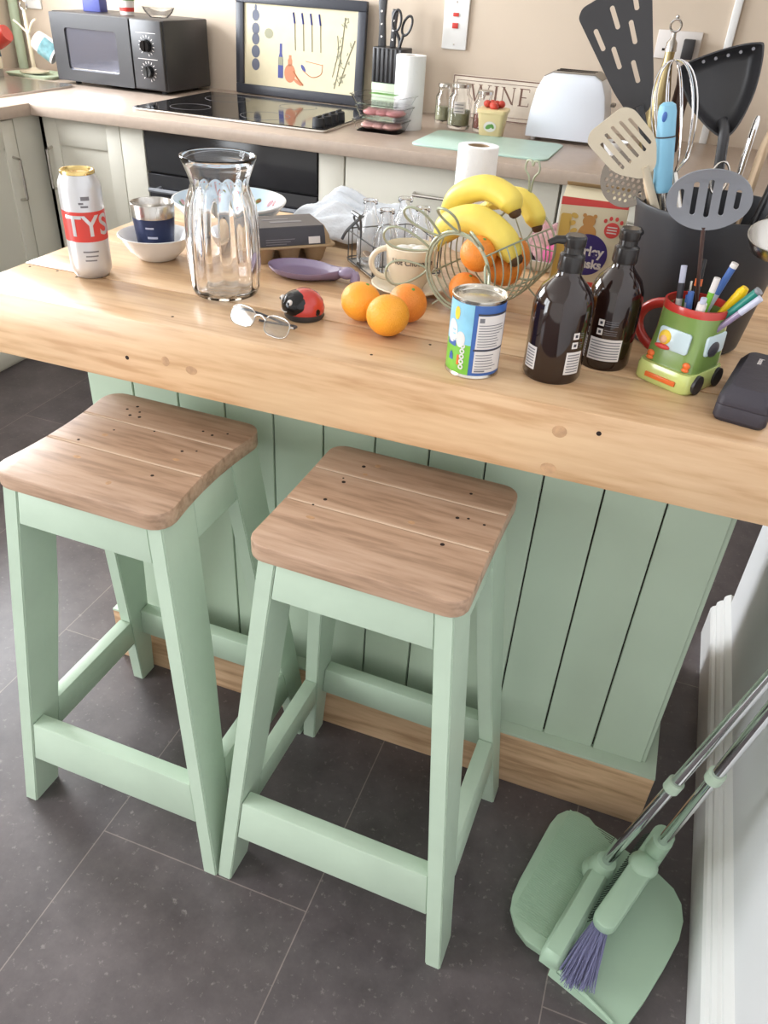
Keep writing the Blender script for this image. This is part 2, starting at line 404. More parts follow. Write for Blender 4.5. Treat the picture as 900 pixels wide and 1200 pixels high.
# left wall with a window opening over the sink run, and a tall one nearer the camera
wl = MB()
def wallseg(mb, y0, y1, z0, z1): mb.box(WX-.12, WX, y0, y1, z0, z1)
W1 = (1.55, 2.85, 1.12, 2.15); W2 = (-1.5, .1, .15, 2.15)
for y0, y1, z0, z1 in ((-2.6, W2[0], 0, CEIL), (W2[0], W2[1], 0, W2[2]), (W2[0], W2[1], W2[3], CEIL), (W2[1], W1[0], 0, CEIL), (W1[0], W1[1], 0, W1[2]), (W1[0], W1[1], W1[3], CEIL), (W1[1], 3.6, 0, CEIL)):
    wallseg(wl, y0, y1, z0, z1)
struct('wall_left', wl, 'wallpaint')
for k, (y0, y1, z0, z1) in enumerate((W1, W2)):
    f = MB(); t = .05; x0, x1 = WX-.09, WX-.03
    for a in ((y0, y1, z0, z0+t), (y0, y1, z1-t, z1), (y0, y0+t, z0+t, z1-t), (y1-t, y1, z0+t, z1-t), ((y0+y1)/2-.025, (y0+y1)/2+.025, z0+t, z1-t)):
        f.box(x0, x1, *a, bev=.004)
    w = struct('window_%d' % (k+1), f, 'gloss_white')
    s = MB(); s.box(WX-.03, WX+.03, y0, y1, z0-.03, z0, bev=.004); s.build('window_sill', 'gloss_white', w, kind='structure')
# right: end of a stub wall with moulded skirting
b = MB(); b.box(RX, RX+.12, -2.6, 1.70, 0, CEIL); struct('wall_right', b, 'wallwhite')
prof = [(.002, 0), (-.034, 0), (-.034, .085), (-.030, .093), (-.024, .097), (-.024, .108), (-.018, .116), (-.012, .119), (-.012, .130), (-.007, .137), (0, .142), (.002, .142)]
def skirt(mb, y0, y1):
    mb.loft([[(RX+x, y, z) for x, z in prof] for y in (y0, y1)])
b = MB(); skirt(b, -2.6, 1.735); b.box(RX, RX+.12, 1.70, 1.735, 0, .14); struct('baseboard_right', b, 'gloss_white', sharp=25)
b = MB(); b.box(2.08, 2.2, -2.6, 3.6, 0, CEIL); struct('wall_far_right', b, 'wallpaint')
b = MB(); b.box(.035, .062, WY-.012, WY, CT, CEIL, bev=.003); struct('trim_1', b, 'gloss_white')
# pipe in the corner
b = MB(); b.cyl((-3.015, 3.385, CT), (-3.015, 3.385, CEIL), .021); struct('trim_2', b, 'kgreen')

# ================================================================== KITCHEN UNITS
FY = 2.575; FX = -2.30
def cab_front(mb, x0, x1, z0, z1, y, inset=.055, shaker=True):
    """door face in the x-z plane looking towards -y"""
    if not shaker: mb.box(x0, x1, y, y+.02, z0, z1, bev=.002); return
    mb.box(x0, x0+inset, y, y+.02, z0, z1, bev=.0015); mb.box(x1-inset, x1, y, y+.02, z0, z1, bev=.0015)
    mb.box(x0+inset, x1-inset, y, y+.02, z1-inset*1.5, z1, bev=.0015); mb.box(x0+inset, x1-inset, y, y+.02, z0, z0+inset, bev=.0015)
    mb.box(x0+inset-.004, x1-inset+.004, y+.008, y+.018, z0+.05, z1-.08)
def cab_front_x(mb, y0, y1, z0, z1, x, inset=.055):
    for a in ((y0, y0+inset, z0, z1), (y1-inset, y1, z0, z1), (y0+inset, y1-inset, z1-inset*1.5, z1), (y0+inset, y1-inset, z0, z0+inset)):
        mb.box(x-.02, x, *a, bev=.0015)
    mb.box(x-.018, x-.008, y0+inset-.004, y1-inset+.004, z0+.05, z1-.08)
def bowhandle(p, q, off, r=.0045):
    m = MB(); p = Vector(p); q = Vector(q); off = Vector(off); d = (q-p).normalized()
    m.tube(smoothpath([p, p+off*.9+d*.006, p+off+d*.02, q+off-d*.02, q+off*.9-d*.006, q], 6), r, 8); return m

# worktops: one continuous L-shaped surface
b = MB(); b.prism([(WX, 3.42), (WX, .55), (FX, .55), (FX, FY), (1.9, FY), (1.9, 3.42)], CT-.042, CT, bev=.004)
o = b.build('kitchen_worktop', 'laminate', sharp=30); tag(o, 'long taupe laminate worktop running along the back wall and turning left to the sink', 'worktop')

def carcass(name, label, x0, x1, group=None):
    c = thing(name, label, 'cabinet', ((x0+x1)/2, FY+.04, 0), 0, group); w = (x1-x0)/2
    m = MB(); m.box(-w+.001, w-.001, .022, .70, .0, CT-.0425); m.build('body', 'offwhite', c)
    return c, w
# corner door unit (shaker)
c, w = carcass('corner_cabinet', 'cream shaker corner cabinet below the microwave, left of the dark oven', -2.30, -1.852)
m = MB(); cab_front(m, -w+.012, w-.10, .10, .872, 0, .06); d = m.build('door', 'offwhite', c)
m = bowhandle((-w+.035, 0, .62), (-w+.035, 0, .77), (0, -.03, 0), .005); m.build('handle', 'steel', d)
m = MB(); m.box(w-.097, w, 0, .022, .0, .872, bev=.001); m.build('filler_panel', 'offwhite', c)
# oven
ov = thing('built_in_oven', 'black glass built-in oven under the hob, seen behind the carafe', 'oven', (-1.505, FY+.04, 0))
m = MB(); m.box(-.343, .343, .02, .6, .10, .876); m.build('body', 'black', ov)
m = MB(); m.box(-.340, .340, -.004, .02, .735, .874, bev=.003); cp = m.build('control_panel', 'ovenglass', ov)
m = MB(); m.box(-.340, .340, -.004, .02, .14, .728, bev=.003); d = m.build('door', 'ovenglass', ov)
m = bowhandle((-.29, -.004, .68), (.29, -.004, .68), (0, -.04, 0), .008); m.build('handle', 'greynylon', d)
m = MB(); m.box(-.343, .343, .03, .6, 0, .10); m.build('kick_board', 'offwhite', ov)
# white filler and drawer units
c = thing('end_panel', 'narrow plain cream panel between the dark oven and the drawers', 'cabinet panel', (-1.114, FY+.04, 0))
m = MB(); m.box(-.046, .046, 0, .6, 0, CT-.0425, bev=.001); m.build('board', 'offwhite', c)
xs = [-1.066, -.34, .32, .95]
dl = ['cream drawer unit with steel bar handle, right of the oven behind the glass bottles',
      'cream drawer unit behind the wire fruit basket and biscuit box',
      'cream drawer unit at the far right end behind the utensil crock']
for k in range(3):
    c, w = carcass('drawer_cabinet', dl[k], xs[k]+.001, xs[k+1]-.001, 'cream base units along the back wall')
    for z0, z1 in ((.662, .872), (.39, .655), (.10, .383)):
        m = MB(); cab_front(m, -w+.003, w-.003, z0, z1, 0, shaker=False); d = m.build('drawer', 'offwhite', c)
        zz = z1-.085
        m = bowhandle((-.11, 0, zz), (.11, 0, zz), (0, -.032, 0), .0055); m.build('handle', 'steel', d)
# left run
yy = [.60, 1.25, 1.90, 2.50]
ll = ['cream shaker cabinet of the left run, nearest to the camera', 'cream shaker cabinet in the middle of the left run', 'cream shaker cabinet at the corner end of the left run under the sink']
for k in range(3):
    y0, y1 = yy[k]+.001, yy[k+1]-.001
    c = thing('base_cabinet', ll[k], 'cabinet', (FX-.02, (y0+y1)/2, 0), 0, 'cream base units under the sink run'); h = (y1-y0)/2
    m = MB(); m.box(-.70, -.022, -h, h, 0, CT-.0425); m.build('body', 'offwhite', c)
    m = MB(); cab_front_x(m, -h+.003, h-.003, .02, .872, 0, .06); d = m.build('door', 'offwhite', c)
    m = bowhandle((0, h-.035, .60), (0, h-.035, .75), (.03, 0, 0), .005); m.build('handle', 'steel', d)
b = MB(); b.box(FX-.04, FX-.021, 2.501, FY+.061, 0, CT-.0425); o = b.build('corner_post', 'offwhite'); tag(o, 'plain cream post closing the inner corner between the two cabinet runs', 'cabinet panel')

# ================================================================== ISLAND
isl = thing('kitchen_island', 'mint green tongue-and-groove panelled island base on a raw pine plinth', 'kitchen island', (-.383, 1.11, 0))
m = MB(); L0, L1 = -.584, .583
m.box(L0+.004, L1-.004, .012, .47, .146, .8228)
n = 12; wd = (L1-L0)/n
for i in range(n): m.box(L0+i*wd+.0014, L0+(i+1)*wd-.0014, 0, .014, .146, .8228, bev=.0014, seg=1)
m.mi = 1; m.box(L0+.006, L1-.006, .008, .012, .148, .8225)
ob = m.build('panelling', ['mintpanel', 'gap'], isl)
for sx in (L0, L1):
    m = MB()
    for i in range(5): m.box(sx-.006 if sx < 0 else sx-.005, sx+.005 if sx < 0 else sx+.006, .002+i*.094+.0012, .002+(i+1)*.094-.0012, .146, .8228, bev=.0014, seg=1)
    m.build('side_panelling', 'mintpanel', isl)
m = MB(); m.box(L0-.024, L1+.028, -.028, .49, 0, .140, bev=.002); pl = m.build('plinth', 'plinth', isl)
m = MB(); m.box(L0-.024, L1+.028, -.028, .49, .140, .146, bev=.001); m.build('plinth_cap', 'mintpanel', pl)

m = MB(); X0, X1 = -1.043, .352
ys = [.947, 1.085, 1.262, 1.45, 1.64]
# front beam and boards
m.box(X0, X1, ys[0], ys[1]-.0006, .8232, T, bev=.004)
for a, c2 in zip(ys[1:], ys[2:]): m.box(X0, X1, a+.0006, c2-.0006, .8232, T, bev=.0022)
m.mi = 1; m.box(X0+.003, X1-.003, ys[0]+.01, ys[-1]-.01, .83, T-.004)
m.mi = 2
def disc(x, y, r, z=T, e=1.0):
    m.prism(ell(x, y, r, r*e, 12), z-.001, z+.00025)
for x, y in ((-.965, 1.075), (-.918, 1.065), (-.932, 1.100), (-.928, 1.107), (-1.02, 1.072), (-.68, .985), (-.355, .99), (-.29, 1.065)): disc(x, y, .0022)
def fdisc(x, z, rx, rz):
    mx = basis((x, ys[0], z), (1, 0, 0), (0, 0, 1)); m.prism(ell(0, 0, rx, rz, 14), -.001, .00025, mx)
for x, z in ((-.745, .866), (-.02, .905)): fdisc(x, z, .0034, .0034)
m.mi = 3
for x, z, rx, rz in ((-.07, .896, .010, .009), (-.075, .838, .011, .008), (-.63, .868, .010, .007), (-.675, .874, .007, .008)):
    fdisc(x, z, rx, rz)
o = m.build('island_worktop', ['worktop', 'gap', 'hole', 'knot'], sharp=30); tag(o, 'thick chunky pine worktop on the green island, crowded with groceries', 'worktop')

# ================================================================== STOOLS
def make_stool(label, loc, rz, seams, holes, concave, rc, seed):
    st = thing('bar_stool', label, 'stool', loc, rz, 'mint green wooden bar stools')
    a, bb = .157, .149; zs = .718; zt = .746
    def halfw(y):
        w = a-concave*(1-(y/bb)**2)
        d = abs(y)-(bb-rc)
        if d > 0: w -= rc-math.sqrt(max(0, rc*rc-d*d))
        return w
    m = MB(); cuts = [-bb]+seams+[bb]
    for y0, y1 in zip(cuts, cuts[1:]):
        e0 = .0005 if y0 > -bb else 0; e1 = .0005 if y1 < bb else 0
        N = 14; yl = [y0+e0+(y1-e1-y0-e0)*(.5-.5*math.cos(PI*i/N)) for i in range(N+1)]
        poly = [(halfw(y), y) for y in yl]+[(-halfw(y), y) for y in yl[::-1]]
        q = [];
        for p in poly:
            if not q or (abs(p[0]-q[-1][0])+abs(p[1]-q[-1][1])) > 1e-4: q.append(p)
        m.prism(q, zs, zt, bev=.0025)
    m.mi = 1
    for y in seams: m.box(-halfw(y)+.003, halfw(y)-.003, y-.0012, y+.0012, zs+.004, zt-.0004)
    m.mi = 2
    for x, y, r in holes: m.prism(ell(x, y, r, r, 10), zt-.001, zt+.0002)
    m.mi = 3
    rnd = random.Random(seed)
    for _ in range(4): 
        x, y = rnd.uniform(-.12, .12), rnd.uniform(-.12, .12); m.prism(ell(x, y, rnd.uniform(.004, .007), rnd.uniform(.003, .005), 14), zt-.001, zt+.00015)
    m.build('seat', ['seat', 'seam', 'hole', 'knot'], st, sharp=30)
    c, d = .216, .21; ta, tb = .141, .139
    tk = .027
    def X(z): return c+(ta-c)*z/zs          # outer half width at height
    def Y(z): return d+(tb-d)*z/zs
    def dep(z): return .064+(.084-.064)*min(1, z/.45)
    def YB(z): return .188+(tb-.188)*z/zs
    def depb(z): return .045+(.084-.045)*min(1, z/.45)
    for sx in (-1, 1):
        for sy in (-1, 1):
            rings = []
            for z in (0, .16, .45, zs):
                xo, yo = X(z), (Y(z) if sy < 0 else YB(z)); xi = xo-tk; yi = yo-(dep(z) if sy < 0 else depb(z))
                pts = [(sx*xo, sy*yo, z), (sx*xi, sy*yo, z), (sx*xi, sy*yi, z), (sx*xo, sy*yi, z)]
                rings.append(pts)
            o = MB(); o.loft(rings)
            bmesh.ops.bevel(o.bm, geom=[e for e in o.bm.edges if abs(e.verts[0].co.z-e.verts[1].co.z) > .05], offset=.002, segments=2, affect='EDGES')
            bmesh.ops.recalc_face_normals(o.bm, faces=o.bm.faces)
            o.build('leg', 'mint', st, sharp=30)
    def rail(name, x0f, x1f, y0f, y1f, z0, z1):
        P = lambda z: [(x0f(z), y0f(z), z), (x1f(z), y0f(z), z), (x1f(z), y1f(z), z), (x0f(z), y1f(z), z)]
        o = MB(); o.hexa(P(z0), P(z1), bev=.0022); o.build(name, 'mint', st, sharp=30)
    e = .0006
    for s in (-1, 1):
        xi = lambda z: X(z)-tk-e
        if s < 0:
            rail('apron', lambda z: -xi(z), xi, lambda z: -Y(z)+.001, lambda z: -Y(z)+.023, .652, zs-.0005)
            rail('stretcher', lambda z: -xi(z), xi, lambda z: -Y(z)+.002, lambda z: -Y(z)+.030, .122, .212)
        else:
            rail('apron', lambda z: -xi(z), xi, lambda z: YB(z)-.023, lambda z: YB(z)-.001, .652, zs-.0005)
            rail('stretcher', lambda z: -xi(z), xi, lambda z: YB(z)-.030, lambda z: YB(z)-.003, .150, .222)
        yi = lambda z: Y(z)-dep(z)-e
        yb = lambda z: YB(z)-depb(z)-e
        if s < 0:
            xf = (lambda z: -X(z)+.001, lambda z: -X(z)+.023); xg = (lambda z: -X(z)+.000, lambda z: -X(z)+.027)
        else:
            xf = (lambda z: X(z)-.023, lambda z: X(z)-.001); xg = (lambda z: X(z)-.027, lambda z: X(z)-.000)
        rail('apron', xf[0], xf[1], lambda z: -yi(z), yb, .652, zs-.0005)
        rail('stretcher', xg[0], xg[1], lambda z: -yi(z), yb, .140, .214)
    return st
make_stool('mint green stool with waisted pine seat and cluster of screw holes, the left one', (-.7091, .8874, 0), -.0146, [-.03, .06],
           [(-.075, .115, .0028), (-.06, .1, .0022), (-.085, .1, .0024), (-.05, .085, .003), (-.068, .084, .0028), (.07, .09, .0022), (.09, .085, .0026), (.11, .1, .002), (-.06, .03, .0018), (-.09, -.02, .0024), (.075, .02, .0026), (.095, .03, .0018), (.075, -.06, .0028), (0, .055, .0018)], .015, .038, 3)
make_stool('mint green stool with squarish pine seat and pale seams, the right one', (-.2745, .883, 0), -.0245, [-.028, .068],
           [(-.085, .1, .0032), (-.095, .045, .0032), (-.1, -.01, .003), (-.11, -.03, .0018), (.09, .1, .0026), (.09, .03, .003), (.105, .035, .0022), (.13, .03, .0022), (.09, -.04, .0034), (-.1, .055, .0016)], .002, .028, 8)
# ================================================================== BACK COUNTER
# microwave
mw = thing('microwave', 'black microwave with two dials in the corner of the back worktop', 'microwave', (-2.297, 3.245, CT), -.04)
hw, hd, h0, h1 = .272, .155, .012, .262
m = MB(); m.box(-hw, hw, -hd, hd, h0, h1, bev=.006); m.build('casing', 'black', mw)
m = MB(); o = [rrect(.388, .244, .006)]; 
fx = basis((-.076, -hd-.008, (h0+h1)/2), (1, 0, 0), (0, 0, 1))
m.shape([rrect(.388, .244, .006), rrect(.255, .150, .012, cy=-.004, cx=0)], .018, fx); m.box(-.2, .05, -hd-.006, -hd, .05, .22); dr = m.build('door', 'black', mw)
m = MB(); m.box(-.206, .054, -hd-.010, -hd-.006, .055, .212); m.build('window', 'mwglass', dr)
m = MB(); m.box(-.206+.02, .054-.005, -hd-.0108, -hd-.0098, .060, .064); m.build('window_trim', 'chrome', dr)
m = MB(); m.box(.124, .268, -hd-.016, -hd, h0+.006, h1-.003, bev=.003); cp = m.build('control_panel', 'black', mw)
for z in (.172, .082):
    m = MB(); m.cyl((.196, -hd-.016, z), (.196, -hd-.034, z), .023, .020, 28); m.box(-.003, .003, -.004, 0, -.019, .019, mx=Matrix.Translation((.196, -hd-.034, z))); m.build('dial', 'blackgloss', cp)
    m = MB()
    for k in range(14):
        a = PI*1.25-2*PI*k/14*.9; c_, s_ = math.cos(a), math.sin(a)
        m.box(.0, .008, -.0005, .0005, -.0009, .0009, mx=Matrix.Translation((.196+c_*.029, -hd-.0162, z+s_*.029)) @ Matrix.Rotation(-a, 4, 'Y'))
    m.box(.150, .242, -hd-.0166, -hd-.0158, z+.043, z+.0445); m.build('dial_marks', 'labelwhite', cp)
for x in (-.22, .22):
    for y in (-.11, .11):
        m = MB(); m.cyl((x, y, 0), (x, y, .0125), .012); m.build('foot', 'blackm', mw)
top = CT+.2622
o = MB(); o.box(-.04, .04, -.03, .03, 0, .05, bev=.003); o = o.build('box', 'inkblue'); tag(o, 'small blue box standing on top of the microwave at its left', 'box', (-2.46, 3.24, top), .1)
t = thing('snack_tub', 'red and green printed tub on the middle of the microwave', 'tub', (-2.29, 3.22, top), .1)
m = MB(); m.lathe([(0, 0), (.026, 0), (.032, .05), (0, .05)], 24); m.build('body', 'labelwhite', t)
m = MB(); m.patch(.0325, 0, 2*PI, .012, .026, 32, Rf=lambda z: .0265+z*.12+.0004); m.build('label', 'red', t)
m = MB(); m.lathe([(0, .05), (.034, .05), (.034, .056), (0, .056)], 24); m.build('lid', 'greenprint', t)
t = thing('glass_dish', 'clear glass dish catching the light on the right of the microwave top', 'dish', (-2.14, 3.22, top))
m = MB(); m.lathe([(0, 0), (.035, 0), (.055, .018), (.065, .036), (.061, .036), (.05, .019), (.033, .004), (0, .004)], 32); m.build('bowl', 'glass', t)

# hob
hb = thing('ceramic_hob', 'black ceramic hob with four knobs set in the back worktop', 'hob', (-1.555, 2.972, CT))
m = MB(); m.prism(rrect(.775, .575, .02), .0, .009, bev=.002); m.build('steel_rim', 'steel', hb)
m = MB(); m.prism(rrect(.762, .563, .016), .009, .0115); m.build('glass_top', 'blackgloss', hb)
for x, y, r in ((-.22, .13, .09), (-.22, -.15, .075), (.09, .13, .075), (.09, -.15, .09)):
    m = MB(); m.shape([ell(0, 0, r, r, 40), ell(0, 0, r-.0015, r-.0015, 40)], .0003, Matrix.Translation((x, y, .0118))); m.build('zone_ring', 'greyprint', hb)
for k, y in enumerate((-.225, -.165, -.105, -.045)):
    m = MB(); m.lathe([(0, .0117), (.023, .0117), (.021, .036), (.019, .038), (0, .038)], 24, Matrix.Translation((.335, y, 0))); m.box(.331, .339, y-.018, y+.018, .036, .044, bev=.001); m.build('knob', 'blackm', hb)

# framed kitchen print
fw, fh = .585, .365
fr = thing('framed_print', 'framed parchment kitchen print in a dark frame leaning against the wall behind the hob', 'picture', (-1.592, 3.372, CT+.002), -.03)
tilt = Matrix.Rotation(-.08, 4, 'X')
def onpic(y): return tilt @ basis((0, y, 0), (1, 0, 0), (0, 0, 1))
bw = .036
m = MB()
for a in ((-fw/2, fw/2, 0, bw), (-fw/2, fw/2, fh-bw, fh), (-fw/2, -fw/2+bw, bw, fh-bw), (fw/2-bw, fw/2, bw, fh-bw)): m.box(a[0], a[1], -.012, .010, a[2], a[3], bev=.003, mx=tilt)
m.build('frame', 'frame', fr)
pm = MB(); pm.box(-fw/2+bw-.002, fw/2-bw+.002, -.002, .004, bw-.002, fh-bw+.002, mx=tilt)
P = onpic(-.0026); iw, ih = fw-2*bw, fh-2*bw
def pp(u, v): return (-iw/2+u*iw, bw+v*ih)     # u right, v up
INK = ['inkgrey', 'inkblue', 'inkred', 'parchink']
class Ink:
    def __init__(s, k): s.k = INK.index(k)+1
    def shape(s, *a, **k): pm.mi = s.k; pm.shape(*a, **k)
    def tube(s, *a, **k): pm.mi = s.k; pm.tube(*a, **k)
inks = {k: Ink(k) for k in INK}
def blob(ink, u, v, ru, rv, a=0): c_ = pp(u, v); inks[ink].shape([ell(c_[0], c_[1], ru, rv, 20, a)], .0004, P)
def stroke(ink, pts, w):
    q = [Vector((*pp(*p), 0)) for p in pts]
    inks[ink].tube(smoothpath(q, 4), w, 4, mx=P, flat=1)
for v, rr in ((.86, .020), (.70, .021), (.575, .021), (.42, .023), (.26, .022)): blob('inkgrey', .105, v, rr*.85, rr)
blob('inkgrey', .105, .95, .006, .012)
blob('parchink', .225, .655, .02, .018)
for k in range(4):
    u = .455+k*.075; stroke('inkblue', [(u-.015, .93), (u, .80)], .0042); stroke('parchink', [(u, .80), (u+.01, .48)], .0022)
def bottle(ink, u0, v0, w, h, nk):
    x, y = pp(u0, v0); inks[ink].shape([[(x-w, y), (x+w, y), (x+w, y+h*.55), (x+nk, y+h*.72), (x+nk, y+h), (x-nk, y+h), (x-nk, y+h*.72), (x-w, y+h*.55)]], .0004, P)
bottle('inkblue', .335, .12, .012, .125, .006)
x, y = pp(.335, .28); inks['parchink'].shape([[(x-.011, y), (x+.011, y), (x+.011, y+.03), (x-.011, y+.03)]], .0008, P)
blob('inkred', .42, .19, .026, .034); bottle('inkred', .42, .28, .010, .04, .006)
stroke('inkred', [(.45, .22), (.50, .12), (.54, .06)], .004); blob('inkred', .49, .09, .022, .006, -.5)
stroke('inkred', [(.54, .24), (.62, .17), (.70, .22), (.71, .34)], .0016); stroke('inkred', [(.56, .36), (.71, .33)], .0012)
blob('inkblue', .54, .27, .016, .007, -.9)
stroke('parchink', [(.82, .06), (.86, .40), (.89, .92)], .0022); stroke('parchink', [(.86, .10), (.92, .40), (.98, .66)], .0022); stroke('parchink', [(.80, .2), (.84, .5), (.83, .7)], .0018)
rnd = random.Random(2)
for k in range(26):
    t_ = rnd.random(); u = .82+.07*t_+rnd.uniform(-.03, .03); v = .1+.8*t_; blob('parchink', u, v, .007, .0025, rnd.uniform(.3, 2.6))
for k in range(14):
    t_ = rnd.random(); u = .87+.1*t_+rnd.uniform(-.02, .02); v = .12+.52*t_; blob('parchink', min(u, .97), v, .007, .0025, rnd.uniform(.3, 2.6))
pm.build('print', ['parch']+INK, fr)

# knife block
kb = thing('knife_block', 'pale green and black knife block holding knives and scissors behind the kitchen roll', 'knife block', (-1.165, 3.325, CT), -.1)
m = MB(); m.box(-.062, .062, -.05, .05, 0, .105, bev=.004); m.build('base', 'kgreen', kb)
m = MB(); m.box(-.062, .062, -.05, .05, .1055, .225, bev=.003)
for k in range(7): m.box(-.057+k*.0185, -.048+k*.0185, -.054, -.049, .108, .222, bev=.001)
m.build('slotted_body', 'black', kb)
def knife(x, y, L, lean, w=.014, wiggle=0):
    k = thing('kitchen_knife', '', 'knife', (-1.165, 3.325, CT), -.1, 'black handled knives in the knife block')
    m = MB(); R_ = Matrix.Translation((x, y, .2255)) @ Matrix.Rotation(lean, 4, 'Y')
    out = [(-w, 0), (w, 0), (w*.9, L*.3), (w*.75, L*.55), (w*1.0, L*.8), (w*1.15, L*.93), (w*.5, L), (-w*.7, L), (-w*1.1, L*.9), (-w*.8, L*.5)]
    m.prism(out, -.008, .008, R_ @ Matrix.Rotation(PI/2, 4, 'X'), bev=.003); h = m.build('handle', 'black', k)
    for q in (.2, .45, .7):
        m = MB(); m.cyl(R_ @ Vector((0, -.0078, L*q)), R_ @ Vector((0, -.0092, L*q)), .0036, seg=12); m.build('rivet', 'steel', h)
    return k
for (x, L, lean, lab) in ((-.043, .165, -.03, 'tallest black knife handle, leftmost in the knife block'), (.002, .125, .03, 'shorter black knife handle beside the scissors in the knife block')):
    k = knife(x, -.005, L, lean, .015 if L > .14 else .011); k['label'] = lab
s_ = thing('kitchen_scissors', 'black handled kitchen scissors standing in the knife block', 'scissors', (-1.165, 3.325, CT), -.1)
for sg, cx_, cz_, ln in ((-1, .018, .315, .1), (1, .058, .30, .4)):
    m = MB(); c_, q = math.cos(ln), math.sin(ln)
    loop = [(cx_+.017*math.cos(t)*c_+.034*math.sin(t)*q, -.012 if sg < 0 else -.004, cz_-.017*math.cos(t)*q+.034*math.sin(t)*c_) for t in [2*PI*i/24 for i in range(24)]]
    m.tube(loop, .0048, 8, closed=True)
    m.tube(smoothpath([loop[18], (.035+.006*sg, -.008, .255), (.032, -.008, .2256)], 6), .006, 8); m.build('handle', 'black', s_)

# kitchen rolls
def roll(label, loc, R, h, group='white kitchen rolls'):
    k = thing('kitchen_roll', label, 'kitchen roll', loc, 0, group)
    m = MB(); rings = []
    m.lathe([(.021, 0), (R, 0), (R+.0006, h*.5), (R, h), (.021, h), (.021, 0)], 48); p = m.build('paper', 'paper', k)
    m = MB(); m.lathe([(.018, .001), (.0205, .001), (.0205, h-.001), (.018, h-.001), (.018, .001)], 32); m.build('core', 'card', k)
    m = MB(); m.loft([[((R+.001+.004*max(0, t-.5))*math.cos(a), (R+.001+.004*max(0, t-.5))*math.sin(a), z) for t, a in [(i/10, -1.1+i*.09) for i in range(11)]]+[((R+.0002)*math.cos(a), (R+.0002)*math.sin(a), z) for a in [-1.1+i*.09 for i in range(10, -1, -1)]] for z in (.001, h-.001)]); m.build('loose_sheet', 'paper', k)
    return k
roll('tall kitchen roll on the back worktop in front of the knife block', (-.975, 2.985, CT), .052, .232)
roll('white kitchen roll on the island behind the bananas', (-.372, 1.585, T), .0385, .192)

# meat packs
for k, (z, lab, mt) in enumerate(((0, 'lower clear pack of pale pink meat on the back worktop', 'meatpale'), (.0425, 'upper clear pack of dark pink meat stacked on the paler one', 'meat'))):
    t = thing('meat_pack', lab, 'meat pack', (-1.035+.01*k, 2.875, CT+z), .02-.05*k, 'stacked packs of meat')
    m = MB(); m.loft([[(x*s_x, y*s_x, zz) for x, y in rrect(.185, .135, .025)] for s_x, zz in ((.84, 0), (.97, .030), (1.0, .034), (1.02, .034), (1.02, .0365), (.97, .0365), (.95, .031), (.82, .003))]); m.build('tray', 'plasticclear', t)
    m = MB(); rn = random.Random(k)
    for i in range(3):
        m.ball((-.040+i*.040, rn.uniform(-.004, .004), .0165), .034, .052, .0125, 20)
    m.build('meat', mt, t)
    m = MB(); m.prism(rrect(.186, .136, .025), .0366, .0374); m.build('film_lid', 'plasticclear', t)
t = thing('salad_pack', 'empty clear plastic tray with green label on top of the meat packs', 'plastic tray', (-1.03, 2.875, CT+.085), -.12)
m = MB(); m.loft([[(x*s_x, y*s_x, zz) for x, y in rrect(.20, .145, .02)] for s_x, zz in ((.86, 0), (1.0, .028), (1.04, .028), (1.04, .030), (.98, .030), (.84, .002))]); m.build('tray', 'plasticclear', t)
m = MB(); m.prism(rrect(.10, .045, .006), .0305, .031); m.build('label', 'greenprint', t)

# jars
def jar(label, loc, R, h, fill, lid=True, lidm='steel', lab=True):
    j = thing('glass_jar', label, 'jar', loc, 0, 'glass storage jars')
    m = MB(); m.lathe([(0, 0), (R*.9, 0), (R, .008), (R, h*.72), (R*.72, h*.84), (R*.72, h*.97), (R*.66, h*.97), (R*.66, h*.83), (R*.93, h*.70), (R*.93, .012), (0, .006)], 32); m.build('glass', 'glass', j)
    m = MB(); m.lathe([(0, .0075), (R*.9, .0125), (R*.91, h*.45), (0, h*.47)], 28); m.build('contents', fill, j)
    if lid: m = MB(); m.lathe([(0, h*.97), (R*.78, h*.97), (R*.80, h*.975), (R*.80, h*1.05), (R*.74, h*1.07), (0, h*1.07)], 28); m.build('lid', lidm, j)
    if lab:
        a = FACE(loc[0], loc[1]); m = MB(); m.patch(R+.0006, a-.55, a+.45, h*.38, h*.66, 12); m.build('label', 'labelwhite', j)
        m = MB()
        for q in range(3): m.patch(R+.001, a-.45, a+.3, h*(.42+.08*q), h*(.44+.08*q), 10)
        m.build('label_text', 'greyprint', j)
jar('narrow clear jar, leftmost of the jars beside the kitchen roll', (-.905, 3.205, CT), .032, .125, 'olive', lab=False)
jar('widest clear jar of olive green contents between two narrower jars', (-.822, 3.13, CT), .043, .138, 'olive')
jar('red spice jar with metal lid, just left of the cream tub', (-.728, 3.115, CT), .036, .125, 'jarred')

# wine sign
sg = thing('wine_sign', 'aged cream wooden sign reading WINE leaning against the back wall', 'sign', (-.70, 3.385, CT), 0)
tl = Matrix.Rotation(-.12, 4, 'X'); SW, SH = .46, .15
m = MB(); m.box(-SW/2, SW/2, -.006, .006, 0, SH, bev=.001, mx=tl); bd = m.build('board', 'signboard', sg)
m = MB(); P = tl @ basis((0, -.0064, SH/2), (1, 0, 0), (0, 0, 1))
m.shape([rrect(SW-.004, SH-.004, .002), rrect(SW-.012, SH-.012, .002)], .0006, P); m.shape([rrect(SW-.034, SH-.034, .001), rrect(SW-.038, SH-.038, .001)], .0006, P); m.build('border', 'signink', bd)
m = MB()
def quad(x0, y0, x1, y1, w, w2=None):
    w2 = w if w2 is None else w2
    m.shape([[(x0-w/2, y0), (x0+w/2, y0), (x1+w2/2, y1), (x1-w2/2, y1)]], .0007, P)
def bar(x0, x1, y, t=.002): m.shape([[(x0, y-t/2), (x1, y-t/2), (x1, y+t/2), (x0, y+t/2)]], .0007, P)
